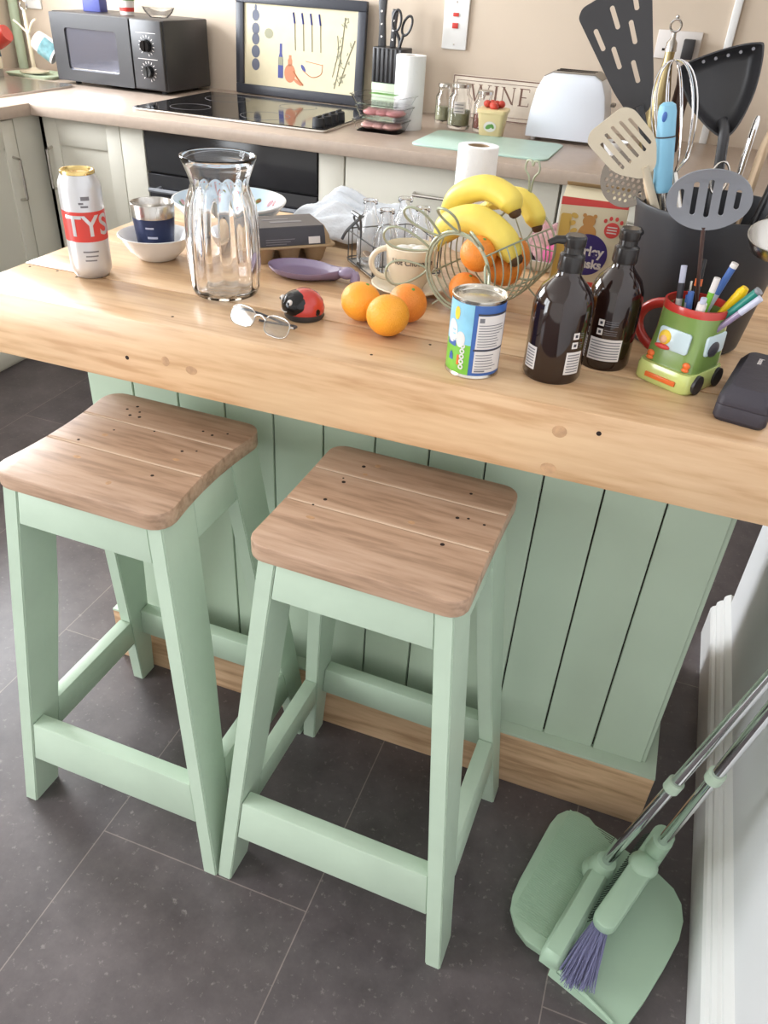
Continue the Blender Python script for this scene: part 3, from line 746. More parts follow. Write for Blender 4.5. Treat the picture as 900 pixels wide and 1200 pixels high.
b0, b1 = -.012, .046   # baseline, cap height
x = -.15
quad(x, b1, x+.018, b0, .007); quad(x+.034, b1, x+.018, b0, .003); quad(x+.034, b1, x+.052, b0, .007); quad(x+.070, b1, x+.052, b0, .003); bar(x-.009, x+.009, b1); bar(x+.026, x+.043, b1); bar(x+.062, x+.079, b1)
x = -.052; quad(x, b0, x, b1, .008); bar(x-.009, x+.009, b0); bar(x-.009, x+.009, b1)
x = -.024; quad(x, b0, x, b1, .003); quad(x, b1, x+.042, b0, .008); quad(x+.042, b0, x+.042, b1, .003); bar(x-.009, x+.007, b1); bar(x-.007, x+.007, b0); bar(x+.035, x+.049, b1)
x = .048; quad(x, b0, x, b1, .008); bar(x-.008, x+.030, b1, .003); bar(x-.008, x+.033, b0, .003); bar(x, x+.022, (b0+b1)/2, .003); quad(x+.031, b1-.010, x+.031, b1, .002); quad(x+.033, b0, x+.033, b0+.011, .002)
m.build('lettering', 'signink', bd)

# butter tub with strawberries
t = thing('cream_tub', 'square cream tub with green leaf label and red lid on the back worktop', 'tub', (-.672, 3.03, CT), .05)
m = MB(); m.loft([[(x, y, z) for x, y in rrect(w_, w_, .014)] for w_, z in ((.078, 0), (.096, .078), (.104, .078), (.104, .088), (.092, .090))]); m.build('body', 'tub', t)
m = MB(); P = basis((.0, -.0455, .036), (1, 0, 0), (0, -.11, 1)); m.shape([ell(0, 0, .022, .017, 28)], .0008, P); lb = m.build('label', 'labelwhite', t)
m = MB(); P2 = P @ Matrix.Translation((0, 0, .0007)); m.shape([ell(-.004, 0, .012, .007, 20, .5)], .0005, P2); m.shape([ell(.009, .002, .009, .005, 20, 2.2)], .0005, P2); m.build('leaf_mark', 'greenprint', lb)
m = MB(); rn = random.Random(5)
for k in range(9): m.ball((rn.uniform(-.026, .026), rn.uniform(-.026, .026), .098+rn.uniform(-.002, .005)), .014, .013, .012, 12)
m.build('red_topping', 'strawb', t)

# green glass board
o = MB(); o.prism(rrect(.455, .335, .035), 0, .006, bev=.0015); o = o.build('glass_cutting_board', 'greenglass'); tag(o, 'pale green frosted glass cutting board lying on the back worktop', 'cutting board', (-.632, 2.838, CT+.0002), -.01)

# toaster
ts = thing('toaster', 'white slab sided toaster with grey brown top at the right of the back worktop', 'toaster', (-.418, 3.135, CT), -.02)
sec = []
def tring(y, k=1): 
    pts = [(-.136, .012), (-.137, .03), (-.130, .10), (-.118, .16), (-.100, .198), (-.072, .212), (.072, .214), (.100, .200), (.118, .16), (.130, .10), (.137, .03), (.136, .012)]
    return [(x*k, y, .012+(z-.012)*(.5+.5*k)) for x, z in pts]
m = MB(); m.loft([tring(-.085, .93), tring(-.082, .985), tring(-.075), tring(.075), tring(.082, .985), tring(.085, .93)]); m.build('shell', 'toaster', ts, sharp=50)
m = MB()
tp = [(-.099, .199), (-.072, .2125), (.072, .2145), (.099, .201), (.099, .2035), (.072, .2185), (-.072, .2165), (-.099, .2015)]
m.loft([[(x, y, z) for x, z in tp] for y in (-.07, .07)]); tt = m.build('top_trim', 'toastertrim', ts)
m = MB()
for y in (-.028, .028): m.box(-.065, .065, y-.011, y+.011, .2165, .2195)
m.build('slot', 'gap', tt)
m = MB(); m.box(.134, .150, -.018, .018, .12, .132, bev=.003); m.build('lever', 'toastertrim', ts)
for x in (-.11, .11):
    for y in (-.06, .06):
        m = MB(); m.cyl((x, y, 0), (x, y, .0125), .009); m.build('foot', 'labelwhite', ts)

# small bowl with a dark spoon
t = thing('small_bowl', 'tiny white bowl with brown contents beside the toaster', 'bowl', (-.228, 2.945, CT))
m = MB(); m.lathe([(0, 0), (.018, 0), (.019, .004), (.034, .018), (.043, .042), (.040, .042), (.031, .02), (.015, .007), (0, .006)], 32); m.build('bowl', 'white', t)
m = MB(); m.ball((0.005, 0, .030), .022, .020, .014, 16); m.build('contents', 'walnut', t)

# cooker switch and sockets on the wall
t = thing('cooker_switch', 'tall white cooker switch with red rockers on the back wall', 'switch', (-.945, WY, 1.235))
m = MB(); m.box(-.049, .049, -.012, 0, -.085, .085, bev=.003); pl_ = m.build('plate', 'gloss_white', t)
for z, h_ in ((.030, .006), (-.006, .009)):
    m = MB(); m.box(-.011, .011, -.017, -.012, z-h_, z+h_, bev=.001); m.build('rocker', 'red', pl_)
for z in (.07, -.068):
    m = MB(); m.cyl((0, -.0115, z), (0, -.0135, z), .004, seg=12); m.build('screw', 'steel', pl_)
t = thing('wall_socket', 'white double wall socket behind the utensils, right of the toaster', 'socket', (-.118, WY, 1.225))
m = MB(); m.box(-.076, .076, -.010, 0, -.044, .044, bev=.003); pl_ = m.build('plate', 'labelwhite', t)
for x in (-.038, .038):
    m = MB(); m.box(x-.014, x+.014, -.0106, -.0098, -.02, -.012); m.box(x-.003, x+.003, -.0106, -.0098, -.004, .006); m.build('pin_slot', 'gap', pl_)
m = MB(); m.box(.018, .058, -.055, -.011, -.04, .022, bev=.004); m.build('black_plug', 'black', t)
t = thing('corner_socket', 'white socket plate on the back wall above the mug tree', 'socket', (-2.925, WY, 1.205))
m = MB(); m.box(-.044, .044, -.010, 0, -.044, .044, bev=.003); pl_ = m.build('plate', 'gloss_white', t)
m = MB(); m.box(-.012, .012, -.014, -.010, -.01, .012, bev=.001); m.build('rocker', 'labelwhite', pl_)

# slim gold bottle with a chrome ring stopper and dark pepper pot beside it
t = thing('oil_bottle', 'slim gold bottle with chrome ring stopper seen behind the whisk', 'bottle', (-.128, 3.12, CT))
m = MB(); m.lathe([(0, 0), (.030, 0), (.034, .01), (.034, .17), (.022, .23), (.016, .27), (.016, .30), (0, .30)], 28); m.build('body', 'brass', t)
m = MB(); m.lathe([(0, .3002), (.019, .3002), (.017, .325), (.009, .335), (.007, .352), (0, .352)], 24); m.build('stopper', 'steel', t)
m = MB(); m.tube([(.017*math.cos(a), 0, .372+.017*math.sin(a)) for a in [2*PI*k/24 for k in range(24)]], .004, 8, closed=True); m.ball((0, 0, .396), .006); m.build('ring', 'chrome', t)
t = thing('pepper_grinder', 'dark red brown pepper grinder standing right of the slim gold bottle', 'pepper grinder', (-.062, 3.16, CT))
m = MB(); m.lathe([(0, 0), (.028, 0), (.030, .01), (.022, .08), (.026, .16), (.024, .205), (0, .205)], 28); m.build('body', 'walnut', t)
m = MB(); m.lathe([(0, .2055), (.024, .2055), (.028, .235), (.018, .262), (.006, .268), (0, .27)], 24); m.build('cap', 'walnut', t)

# ---- sink corner
t = thing('kitchen_tap', 'satin swan neck tap over the sink at the left edge', 'tap', (-2.985, 2.74, CT))
m = MB(); m.lathe([(0, 0), (.028, 0), (.028, .008), (.018, .014), (.016, .06), (0, .06)], 24); m.build('base', 'tapmetal', t)
m = MB(); m.tube(smoothpath([(0, 0, .055), (.0, 0, .18), (.03, .03, .238), (.10, .10, .25), (.18, .18, .235), (.21, .215, .19), (.22, .23, .09)], 8), .0125, 12); m.build('spout', 'tapmetal', t)
m = MB(); m.tube([(0, -.016, .045), (0, -.05, .06), (0, -.09, .085)], [.007, .006, .005], 10); m.build('lever', 'tapmetal', t)
t = thing('mug_tree', 'cream mug tree with ring top standing on a pale green tray', 'mug tree', (-2.80, 3.205, CT+.0135))
m = MB(); m.lathe([(0, 0), (.06, 0), (.062, .006), (.02, .012), (.009, .02), (.008, .235), (0, .237)], 28); m.build('stem', 'cream', t)
m = MB(); m.tube([(.018*math.cos(a), 0, .252+.018*math.sin(a)) for a in [2*PI*k/20 for k in range(20)]], .004, 8, closed=True); m.build('ring', 'chrome', t)
m = MB(); m.tube(smoothpath([(.006, 0, .15), (.04, -.012, .19), (.07, -.02, .205)], 5), .004, 8); m.tube(smoothpath([(-.006, 0, .15), (-.03, -.012, .18), (-.05, -.02, .195)], 5), .004, 8); m.build('arm', 'cream', t)
def mugm(t, R, h, mt, hm, inner='white', a=0):
    m = MB(); m.lathe([(0, 0), (R*.8, 0), (R*.86, .004), (R, h*.5), (R, h), (R-.004, h), (R-.004, h*.5), (R*.78, .007), (0, .006)], 36); bo = m.build('body', mt, t)
    m = MB(); m.tube([(math.cos(a)*(R-.002+.026*math.sin(q)), math.sin(a)*(R-.002+.026*math.sin(q)), h*.5+h*.28*math.cos(q)) for q in [PI*k/12 for k in range(13)]], .0055, 8); m.build('handle', hm, t); return bo
t = thing('patterned_mug', 'white mug with blue green pattern hanging tilted on the mug tree', 'mug', (-2.722, 3.155, CT+.150), 0, rot=(0, math.radians(125), .3))
mugm(t, .043, .10, 'white', 'white', a=PI/2); m = MB(); m.patch(.0435, -2.6, .4, .035, .092, 20); m.build('pattern', 'teapat', t)
t = thing('red_mug', 'bright red mug hanging behind the tap', 'mug', (-2.872, 3.16, CT+.160), 0, rot=(0, math.radians(-115), .1)); mugm(t, .04, .09, 'redglaze', 'redglaze', a=PI/2)
o = MB(); o.loft([[(x, y, z) for x, y in rrect(.26*s_, .19*s_, .03)] for s_, z in ((.92, 0), (1, .012), (.97, .013), (.90, .006))]); o = o.build('tray', 'kgreen'); tag(o, 'pale green tray under the mug tree at the far left corner', 'tray', (-2.775, 3.215, CT), -.05)
t = thing('cream_canister', 'cream canister with a dark base in the far left corner', 'canister', (-2.875, 3.03, CT+.0002))
m = MB(); m.lathe([(0, 0), (.046, 0), (.046, .035), (0, .035)], 32); m.build('base', 'toastertrim', t)
m = MB(); m.lathe([(0, .0352), (.047, .0352), (.05, .04), (.05, .20), (.04, .215), (0, .216)], 32); m.build('body', 'cream', t)
t = thing('kitchen_sink', 'white inset sink drainer edge set in the left worktop', 'sink', (-2.70, 2.45, CT))
m = MB(); m.shape([rrect(.50, .95, .05), rrect(.38, .42, .05, cy=-.18)], .008, Matrix.Translation((0, .12, .004))); m.build('rim', 'steel', t)
m = MB(); m.loft([[(x, y-.06, z) for x, y in rrect(.38*k_, .42*k_, .05)] for k_, z in ((.98, .004), (.98, .0012))]); m.build('bowl', 'steel', t)
# ================================================================== THINGS ON THE ISLAND
# beer can
cx, cy = -.905, 1.092
t = thing('drink_can', 'tall white drinks can with red lettered band and gold lid at the left end', 'can', (cx, cy, T))
m = MB(); m.lathe([(0, .006), (.020, .004), (.0255, 0), (.0275, .001), (.0330, .012), (.0333, .020), (.0333, .142), (.0322, .150), (.0272, .160), (.0265, .1625), (0, .1625)], 48); bo = m.build('body', 'alu', t)
m = MB(); m.lathe([(0, .1632), (.021, .1632), (.0225, .1645), (.0240, .1680), (.0262, .1682), (.0270, .1665), (.0268, .1628), (0, .1628)], 48); ld = m.build('lid', 'gold', t)
m = MB(); m.shape([ell(0, 0, .0125, .008, 24), ell(-.005, 0, .004, .0045, 16)], .001, Matrix.Translation((.002, 0, .1648)) @ rotz(.6)); m.build('ring_pull', 'gold', ld)
A = FACE(cx, cy)
m = MB(); m.patch(.03355, 0, 2*PI, .062, .109, 64); bd = m.build('red_band', 'red', bo)
wrap = lambda R, a0, z0: (lambda x, y, z: (R*math.cos(a0+x/R) if False else (R+z)*math.cos(a0+x/R), (R+z)*math.sin(a0+x/R), z0+y))
m = MB(); m.text('TYSKIE', .046, fn=wrap(.0338, A+.05, .0855), th=.0005, sub=.004, bold=.0006, alignx='CENTER'); L_ = m.build('lettering', 'alu', bd, smooth=False)
L_.location = (0, 0, 0); L_.rotation_euler = (0, 0, 1.06)
m = MB()
for k, (z0, z1, a0, a1) in enumerate(((.116, .119, -.1, .25), (.121, .124, -.18, .05), (.127, .133, -.05, .35), (.045, .0475, -.3, .45), (.038, .0402, -.2, .4), (.031, .0332, -.25, .3))):
    m.patch(.0336, A+a0, A+a1, z0, z1, 10)
m.build('small_print', 'greyprint', bo)

# white bowl with steel tumbler in it
bx, by = -.862, 1.222
t = thing('white_bowl', 'small white bowl on the island holding the navy steel tumbler', 'bowl', (bx, by, T))
m = MB(); m.lathe([(0, 0), (.029, 0), (.034, .002), (.050, .018), (.064, .041), (.0665, .0435), (.0645, .0445), (.060, .041), (.046, .0205), (.030, .007), (0, .006)], 48); m.build('bowl', 'white', t)
t = thing('steel_tumbler', 'navy steel tumbler with bare steel rim standing in the white bowl', 'tumbler', (bx, by, T+.0065))
m = MB(); m.lathe([(0, 0), (.026, 0), (.030, .003), (.0355, .055), (.0368, .068), (.0355, .068), (.034, .055), (.029, .006), (0, .005)], 48)
m.bm.faces.ensure_lookup_table(); bo = m.build('cup', 'navy', t)
m = MB(); m.lathe([(.0372, .0682), (.0382, .090), (.0373, .0915), (.0362, .090), (.0350, .0682), (.0372, .0682)], 48); m.build('rim_band', 'steel', t)
A = FACE(bx, by)
m = MB(); m.patch(.0, A-.45, A-.05, .053, .056, 8, Rf=lambda z: .0305+(z-.003)*.104+.0006); m.patch(.0, A-.4, A+.1, .036, .040, 8, Rf=lambda z: .0305+(z-.003)*.104+.0006); m.build('printed_text', 'silverblue', bo)

# carafe
cx, cy = -.662, 1.118
t = thing('glass_carafe', 'large fluted clear glass carafe with a flared rim', 'carafe', (cx, cy, T))
flute = lambda a, z: 1+.055*abs(math.cos(7*a))*max(0, min(1, (z-.006)/.02))*max(0, min(1, (.178-z)/.02))-.028
m = MB(); m.lathe([(0, .0006, 0), (.046, .0006), (.0525, .004), (.0560, .014), (.0570, .05), (.0572, .09), (.0562, .120), (.0530, .145), (.0470, .162), (.0440, .171, 0), (.0460, .180, 0), (.0530, .199, 0), (.0575, .209, 0), (.0575, .2115, 0), (.0555, .2125, 0), (.0540, .2105, 0), (.0505, .199, 0), (.0438, .180, 0), (.0418, .171, 0), (.0440, .160, 0), (.0498, .143, 0), (.0530, .119, 0), (.0540, .09, 0), (.0538, .05, 0), (.0525, .018, 0), (.048, .008, 0), (0, .007, 0)], 168, wob=flute); m.build('glass', 'glass', t, sharp=70)

# patterned bowl behind carafe
px, py = -.83, 1.435
t = thing('patterned_bowl', 'wide white bowl with red and green painted rim behind the carafe', 'bowl', (px, py, T))
m = MB(); m.lathe([(0, 0), (.045, 0), (.05, .004), (.085, .030), (.108, .058), (.112, .064), (.109, .0655), (.104, .060), (.080, .032), (.045, .009), (0, .008)], 56); Rf = lambda z: .0806+(z-.032)*(.024/.028)-.0009
rn = random.Random(12)
for k in range(26):
    a = 2*PI*k/13+rn.uniform(-.1, .1); zc = .046+rn.uniform(-.006, .006); m.mi = 1+k % 3
    rr = rn.uniform(.006, .012)
    m.shape([ell(0, 0, rr, rr*.62, 16, rn.uniform(0, 3))], .0002, fn=lambda x, y, z, a=a, zc=zc: ((Rf(zc+y*.75)-.0003)*math.cos(a+x/.09), (Rf(zc+y*.75)-.0003)*math.sin(a+x/.09), zc+y*.75), sub=.004)
bo = m.build('bowl', ['paleblue', 'strawb', 'greenprint', 'floral'], t)
m = MB(); m.lathe([(.1105, .0600), (.1125, .0640), (.1120, .0655), (.1090, .0660), (.1105, .0600)], 56); m.build('rim', 'white', bo)

# egg carton
t = thing('egg_carton', 'grey brown cardboard egg carton with dark printed sleeve', 'egg carton', (-.665, 1.345, T), .75)
m = MB()
for i in range(3):
    for j in range(2):
        m.lathe([(0, .001), (.013, .001), (.016, .004), (.0245, .031), (0, .031)], 16, Matrix.Translation((-.05+.05*i, -.025+.05*j, 0)))
cups = m
m2 = MB(); m2.prism(rrect(.166, .116, .012), .0305, .0345, bev=.0015)
lw = m2.build('tray_flange', 'card', t)
for i in range(3):
    for j in range(2):
        mm = MB(); mm.lathe([(0, .0), (.013, .0), (.016, .004), (.0245, .0303), (0, .0303)], 16, Matrix.Translation((-.05+.05*i, -.025+.05*j, 0))); mm.build('egg_cup', 'card', t)
cups.bm.free()
m = MB(); m.loft([[(x, y, z) for x, y in rrect(.152*k, .102*k2, .012)] for k, k2, z in ((1, 1, .0347), (.97, .95, .048), (.88, .80, .062), (.85, .75, .064))]); m.build('lid', 'card', t)
m = MB()
def slv(k, k2, z): return [(-.060, -.051*k2-.0012), (.060, -.051*k2-.0012)]
secs = [(-.0525, .0355), (-.0500, .048), (-.0425, .0635), (-.0400, .0655), (.0400, .0655), (.0425, .0635), (.0500, .048), (.0525, .0355)]
rings = [[(x, y, z) for y, z in secs]+[(x, y*.97, z-.001) for y, z in secs[::-1]] for x in (-.062, .062)]
m.loft(rings); sl = m.build('sleeve', 'darkprint', t, sharp=20)
m = MB()
P = basis((0, -.0513, .0418), (1, 0, 0), (0, .19, 1))
m.shape([[(.030, -.005), (.052, -.005), (.052, .007), (.030, .007)]], .0006, P)
m.build('barcode_panel', 'labelwhite', sl)
m = MB()
for k in range(3): m.shape([[(-.05, -.004+k*.004), (-.012+k*.008, -.004+k*.004), (-.012+k*.008, -.0028+k*.004), (-.05, -.0028+k*.004)]], .0006, P)
m.box(-.03, .03, -.012, -.002, .0655, .0659); m.box(-.04, .01, .008, .014, .0655, .0659); m.build('printed_text', 'greyprint', sl)

# crumpled towel
def crumple(label, loc, rx, ry, h, rz, mt, seed, name='tea_towel', cat='towel', stripes=False):
    o = bmesh.new(); n = 64; g = []
    def H(u, v):
        d = math.sqrt(u*u+v*v); base = max(0, 1-d**2.6)
        q = Vector((u*1.7+seed, v*1.7, seed))
        rid = noise.noise(q*1.3)*1.6+.3; rid2 = (1-abs(noise.noise(Vector((q.x*1.2+q.y*.8, q.y*3.4, 2))))*2.4)
        return h*base**.55*(.62+.26*rid+.15*rid2)+.0015
    for i in range(n+1):
        row = []
        for j in range(n+1):
            u, v = -1+2*i/n, -1+2*j/n
            d = max(abs(u), abs(v)); l = math.sqrt(u*u+v*v) or 1; k = d/l*(1+.10*noise.noise(Vector((u*2/l, v*2/l, seed*3))))
            x, y = u*k, v*k
            row.append(o.verts.new((x*rx, y*ry, max(.0008, H(x, y)))))
        g.append(row)
    for i in range(n):
        for j in range(n): o.faces.new((g[i][j], g[i+1][j], g[i+1][j+1], g[i][j+1]))
    m = MB(); m.merge(o); ob = m.build(name, mt, sharp=180)
    sd = ob.modifiers.new('t', 'SOLIDIFY'); sd.thickness = .0015; sd.offset = 1
    tag(ob, label, cat, loc, rz); return ob
crumple('crumpled white tea towel heaped behind the egg carton and glass bottles', (-.585, 1.535, T), .155, .090, .085, .12, 'towel', 1.3)

# lilac spoon rest
t = thing('spoon_rest', 'lilac glazed spoon rest with a curled handle in front of the egg carton', 'spoon rest', (-.592, 1.262, T), .02)
m = MB()
rings = []
def srest(k, z, hz): 
    out = []
    for i in range(48):
        a = 2*PI*i/48; x, y = .062*math.cos(a), .044*math.sin(a)
        ext = max(0, math.cos(a-.0))**8; 
        out.append((x*k+ext*.030*k, y*k*(1-.35*ext), z+ext*hz))
    return out
m.loft([srest(.70, .0, 0), srest(.9, .006, .004), srest(1.0, .014, .010), srest(1.0, .016, .011), srest(.93, .015, .010), srest(.80, .008, .005), srest(.6, .0065, 0)]); m.build('dish', 'lilac', t, sharp=60)
m = MB(); m.ball((.088, -.004, .018), .016, .017, .010, 16); m.tube(smoothpath([(.10, -.004, .018), (.105, -.008, .012), (.104, -.012, .004)], 5), [.009]*10+[.006], 8); m.build('handle', 'lilac', t)

# mini milk bottles in a wire carrier
bxs = [(-.512, 1.385), (-.462, 1.335), (-.462, 1.435), (-.412, 1.385)]
bl = ['clear mini milk bottle at the left of the wire carrier', 'clear mini milk bottle at the front of the carrier, left of the teacup', 'clear mini milk bottle at the back of the wire carrier', 'clear mini milk bottle at the right of the carrier, directly behind the teacup']
for (x, y), lab in zip(bxs, bl):
    t = thing('milk_bottle', lab, 'bottle', (x, y, T+.0045), 0, 'mini glass milk bottles')
    m = MB(); m.lathe([(0, 0), (.020, 0), (.0228, .004), (.0228, .052), (.020, .070), (.0125, .086), (.0105, .098), (.0105, .103), (.0135, .104), (.0135, .110), (.0098, .110), (.0088, .100), (.0105, .086), (.0180, .070), (.0208, .052), (.0205, .007), (0, .006)], 32); m.build('glass', 'glass', t)
t = thing('bottle_carrier', 'dark grey wire carrier holding the four mini milk bottles', 'wire carrier', (-.462, 1.385, T), PI/4)
m = MB(); h_ = .068
m.prism(rrect(2*h_, 2*h_, .012), .0008, .003); m.build('base_plate', 'steel', t)
m = MB()
for z in (.006, .058): m.tube([(x, y, z) for x, y in rrect(2*h_, 2*h_, .012)], .0013, 6, closed=True)
for a in (-1, 1):
    for q in (-.055, .0, .055): m.tube([(a*h_, q, .003), (a*h_, q, .060)], .0011, 6); m.tube([(q, a*h_, .003), (q, a*h_, .060)], .0011, 6)
m.build('basket', 'greywire', t)
m = MB(); m.tube(smoothpath([(-h_, 0, .058), (-h_-.001, 0, .085), (-h_-.008, -.006, .100), (-h_-.012, .006, .094), (-h_-.001, .002, .072)], 6), .002, 8); m.tube(smoothpath([(-h_, -.008, .10), (-h_-.03, -.01, .078), (-h_-.036, .0, .06)], 6), .0028, 8); m.tube([(-h_-.010, -.016, .100), (-h_-.010, .016, .100)], .0035, 8); m.build('handle', 'greywire', t)

# cup and saucer
ux, uy = -.394, 1.274
t = thing('saucer', 'cream saucer under the lettered teacup', 'saucer', (ux, uy, T))
m = MB(); m.lathe([(0, .003), (.026, .003), (.027, 0), (.031, 0), (.034, .004), (.062, .012), (.0655, .0145), (.0635, .016), (.034, .0075), (.022, .0065), (0, .0065)], 48); m.build('dish', 'cream', t)
t = thing('teacup', 'cream lettered cup filled with pale lumps on a cream saucer', 'cup', (ux, uy, T+.007))
m = MB(); m.lathe([(0, .0), (.024, .0), (.025, .004), (.034, .018), (.041, .042), (.0435, .072), (.0418, .0725), (.039, .042), (.031, .018), (.02, .008), (0, .008)], 48); bo = m.build('body', 'cream', t)
A = FACE(ux, uy); Rf = lambda z: (.041+(z-.042)*.0833)
def cupmap(x, y, z, a0=A+.10, z0=.053):
    R = Rf(z0+y)+.0005+z; return (R*math.cos(a0+x/.0425), R*math.sin(a0+x/.0425), z0+y)
m = MB(); m.text('Hot Chocolate', .0125, fn=cupmap, th=.0004, sub=.004, bold=.0001); m.build('lettering', 'darkprint', bo, smooth=False)
ha = A-1.55
m = MB(); m.tube([(math.cos(ha)*(.038+.029*math.sin(q)), math.sin(ha)*(.038+.029*math.sin(q)), .040+.025*math.cos(q)) for q in [PI*k/16 for k in range(17)]], .0048, 10, flat=1.3); m.build('handle', 'cream', t)
for k, (x, y, z, r) in enumerate(((-.012, -.006, .060, .019), (.014, .008, .060, .018), (.002, -.018, .057, .015), (-.004, .018, .058, .016))):
    o = MB(); o.ball((0, 0, 0), r, r*.9, r*.62, 14); o = o.build('meringue', 'powder'); tag(o, 'pale crumbly meringue lump heaped in the lettered teacup', 'meringue', (ux+x, uy+y, T+.007+z), .4*k, 'pale lumps in the teacup')

# oranges
def orange(label, x, y, z, r, mt, grp='loose oranges', rx=.3, ry=.2):
    t = thing('orange', label, 'orange', (x, y, z), 0, grp, rot=(rx, ry, .5))
    m = MB(); m.ball((0, 0, 0), r, r, r*.93, 40); m.build('fruit', mt, t)
    m = MB(); m.ball((0, 0, r*.925), .0028, .0028, .0012, 10); m.build('stem_scar', 'greenprint', t)
orange('orange at the left of the three loose oranges, nearest to the ladybird', -.418, 1.107, T+.0308, .0315, 'peel', rx=.1, ry=.3)
orange('brightest yellow orange at the front of the three loose oranges', -.360, 1.068, T+.0316, .0322, 'peel', rx=-.9)
orange('deeper orange at the back of the three loose ones, under the wire petals', -.352, 1.137, T+.0300, .0305, 'peeld', rx=.4)

# wire fruit basket: daisy shaped front ring with petals, ribbed body, heart hook at the rear
O0 = Vector((-.294, 1.200, T+.070)); ax = Vector((.36, .93, .06)).normalized(); sx_ = Vector((ax.y, -ax.x, 0)).normalized(); up = sx_.cross(ax)
bk = thing('wire_fruit_basket', 'sage green wire fruit basket with petal loops around its front ring', 'fruit basket', (O0.x, O0.y, T))
def BP(u, v, w): p = O0+sx_*u+up*v+ax*w; return (p.x-O0.x, p.y-O0.y, p.z-T)
RR = lambda w: .062+.0125*math.sin(PI*min(1, max(0, w/.19)))
m = MB()
for dr, dw in ((0, 0), (-.004, .003)): m.tube([BP((RR(0)+dr)*math.cos(a), (RR(0)+dr)*math.sin(a), dw) for a in [2*PI*k/56 for k in range(56)]], .0021, 8, closed=True)
m.build('front_ring', 'wire', bk)
def petal(ang, L, W, tip=0):
    c_, s_ = math.cos(ang), math.sin(ang); pts = []
    for k in range(29):
        q = PI*2*k/28; rr = RR(0)+L*.5*(1-math.cos(q)); ww = W*math.sin(q)*(.35+.65*(1-math.cos(q))*.5)*1.0
        pts.append(BP(c_*rr-s_*ww, s_*rr+c_*ww, -.044*math.sin(q/2)**2))
    return pts
for ang, L, W in ((190, .050, .026), (158, .062, .024), (128, .055, .020), (92, .044, .020), (52, .036, .020), (12, .024, .026)):
    m = MB(); m.tube(petal(math.radians(ang), L, W), .0020, 8); m.build('petal', 'wire', bk)
m = MB()
a0_, a1_ = PI*.80, PI*2.20
for k in range(10):
    w = .012+.017*k
    m.tube([BP(RR(w)*math.cos(a), RR(w)*math.sin(a), w) for a in [a0_+(a1_-a0_)*i/40 for i in range(41)]], .0013, 6)
for a in (a0_, PI*1.1, PI*1.5, PI*1.9, a1_):
    m.tube([BP(RR(w)*math.cos(a), RR(w)*math.sin(a), w) for w in [i*.19/12 for i in range(13)]], .0016, 6)
m.tube([BP(RR(.19)*k*math.cos(a), RR(.19)*k*math.sin(a), .19) for k in (1,) for a in [2*PI*i/40 for i in range(40)]], .002, 8, closed=True)
for q in range(3):
    a = PI*q/3; m.tube([BP(-RR(.19)*math.cos(a), -RR(.19)*math.sin(a), .19), BP(RR(.19)*math.cos(a), RR(.19)*math.sin(a), .19)], .0012, 6)
m.build('wire_body', 'wire', bk)
m = MB()
hp = [(0, 0), (-.004, .05), (-.013, .066), (-.011, .082), (-.003, .083), (0, .075), (.003, .083), (.011, .082), (.013, .066), (.004, .05), (0, 0)]
m.tube(smoothpath([BP(u, .062+v*.85, .19) for u, v in hp], 5), .0017, 8); m.build('heart_hook', 'wire', bk)
for sg in (-1, 1):
    for w in (.015, .165):
        p = Vector(BP(sg*.03, -.062, w)); m = MB(); m.tube(smoothpath([p+Vector((0, 0, .004)), Vector((p.x+sg*.010, p.y, .012)), Vector((p.x+sg*.022, p.y, .0022))], 5), .0016, 8); m.build('foot', 'wire', bk)
def bpw(u, v, w): p = O0+sx_*u+up*v+ax*w; return p
for lab, (u, v, w), r, mt in (('upper front orange inside the wire basket ring', (.006, .019, .046), .0292, 'peeld'), ('lower front orange inside the basket, half hidden by the tin', (.0, -.034, .026), .0268, 'peeld'), ('orange at the middle of the basket seen through the ribs', (.022, -.012, .100), .032, 'peeld'), ('orange at the rear end of the wire basket', (.0, -.012, .160), .031, 'peeld')):
    p = bpw(u, v, w); orange(lab, p.x, p.y, p.z, r, mt, 'oranges in the wire basket')

# bananas
def banana(label, pts, R, seed=0):
    t = thing('banana', label, 'banana', pts[0], 0, 'bananas on the wire basket'); o = Vector(pts[0])
    P = smoothpath([Vector(p)-o for p in pts], 8); n = len(P)
    rs = [R*min(1, .42+3.2*(i/(n-1)), .40+3.6*(1-i/(n-1)))**.8 for i in range(n)]
    o2 = MB(); o2.tube(P, rs, 10); ob = o2.build('peel', 'banana', t, sharp=180)
    sb = ob.modifiers.new('s', 'SUBSURF'); sb.levels = 1; sb.render_levels = 1
    d = (P[-1]-P[-2]).normalized(); m = MB(); m.tube([P[-1]-d*.003, P[-1]+d*.004, P[-1]+d*.008], [R*.50, R*.46, R*.30], 10); m.build('tip', 'bananatip', t)
    d = (P[0]-P[1]).normalized(); m = MB(); m.tube([P[0]-d*.002, P[0]+d*.012, P[0]+d*.020], [R*.48, R*.32, R*.34], 8); m.build('stem', 'banana', t)
banana('large lower banana lying in front across the wire basket', [(-.352, 1.300, 1.020), (-.333, 1.288, 1.050), (-.290, 1.275, 1.066), (-.246, 1.262, 1.050), (-.213, 1.250, 1.020)], .0245)
banana('upper banana lying on top, its brown tip pointing right', [(-.362, 1.350, 1.045), (-.335, 1.338, 1.085), (-.290, 1.320, 1.106), (-.250, 1.305, 1.098), (-.234, 1.298, 1.080)], .0215)
banana('small rear banana mostly hidden behind the other two', [(-.300, 1.405, 1.062), (-.268, 1.392, 1.080), (-.235, 1.375, 1.082), (-.213, 1.362, 1.066), (-.204, 1.356, 1.048)], .0190)

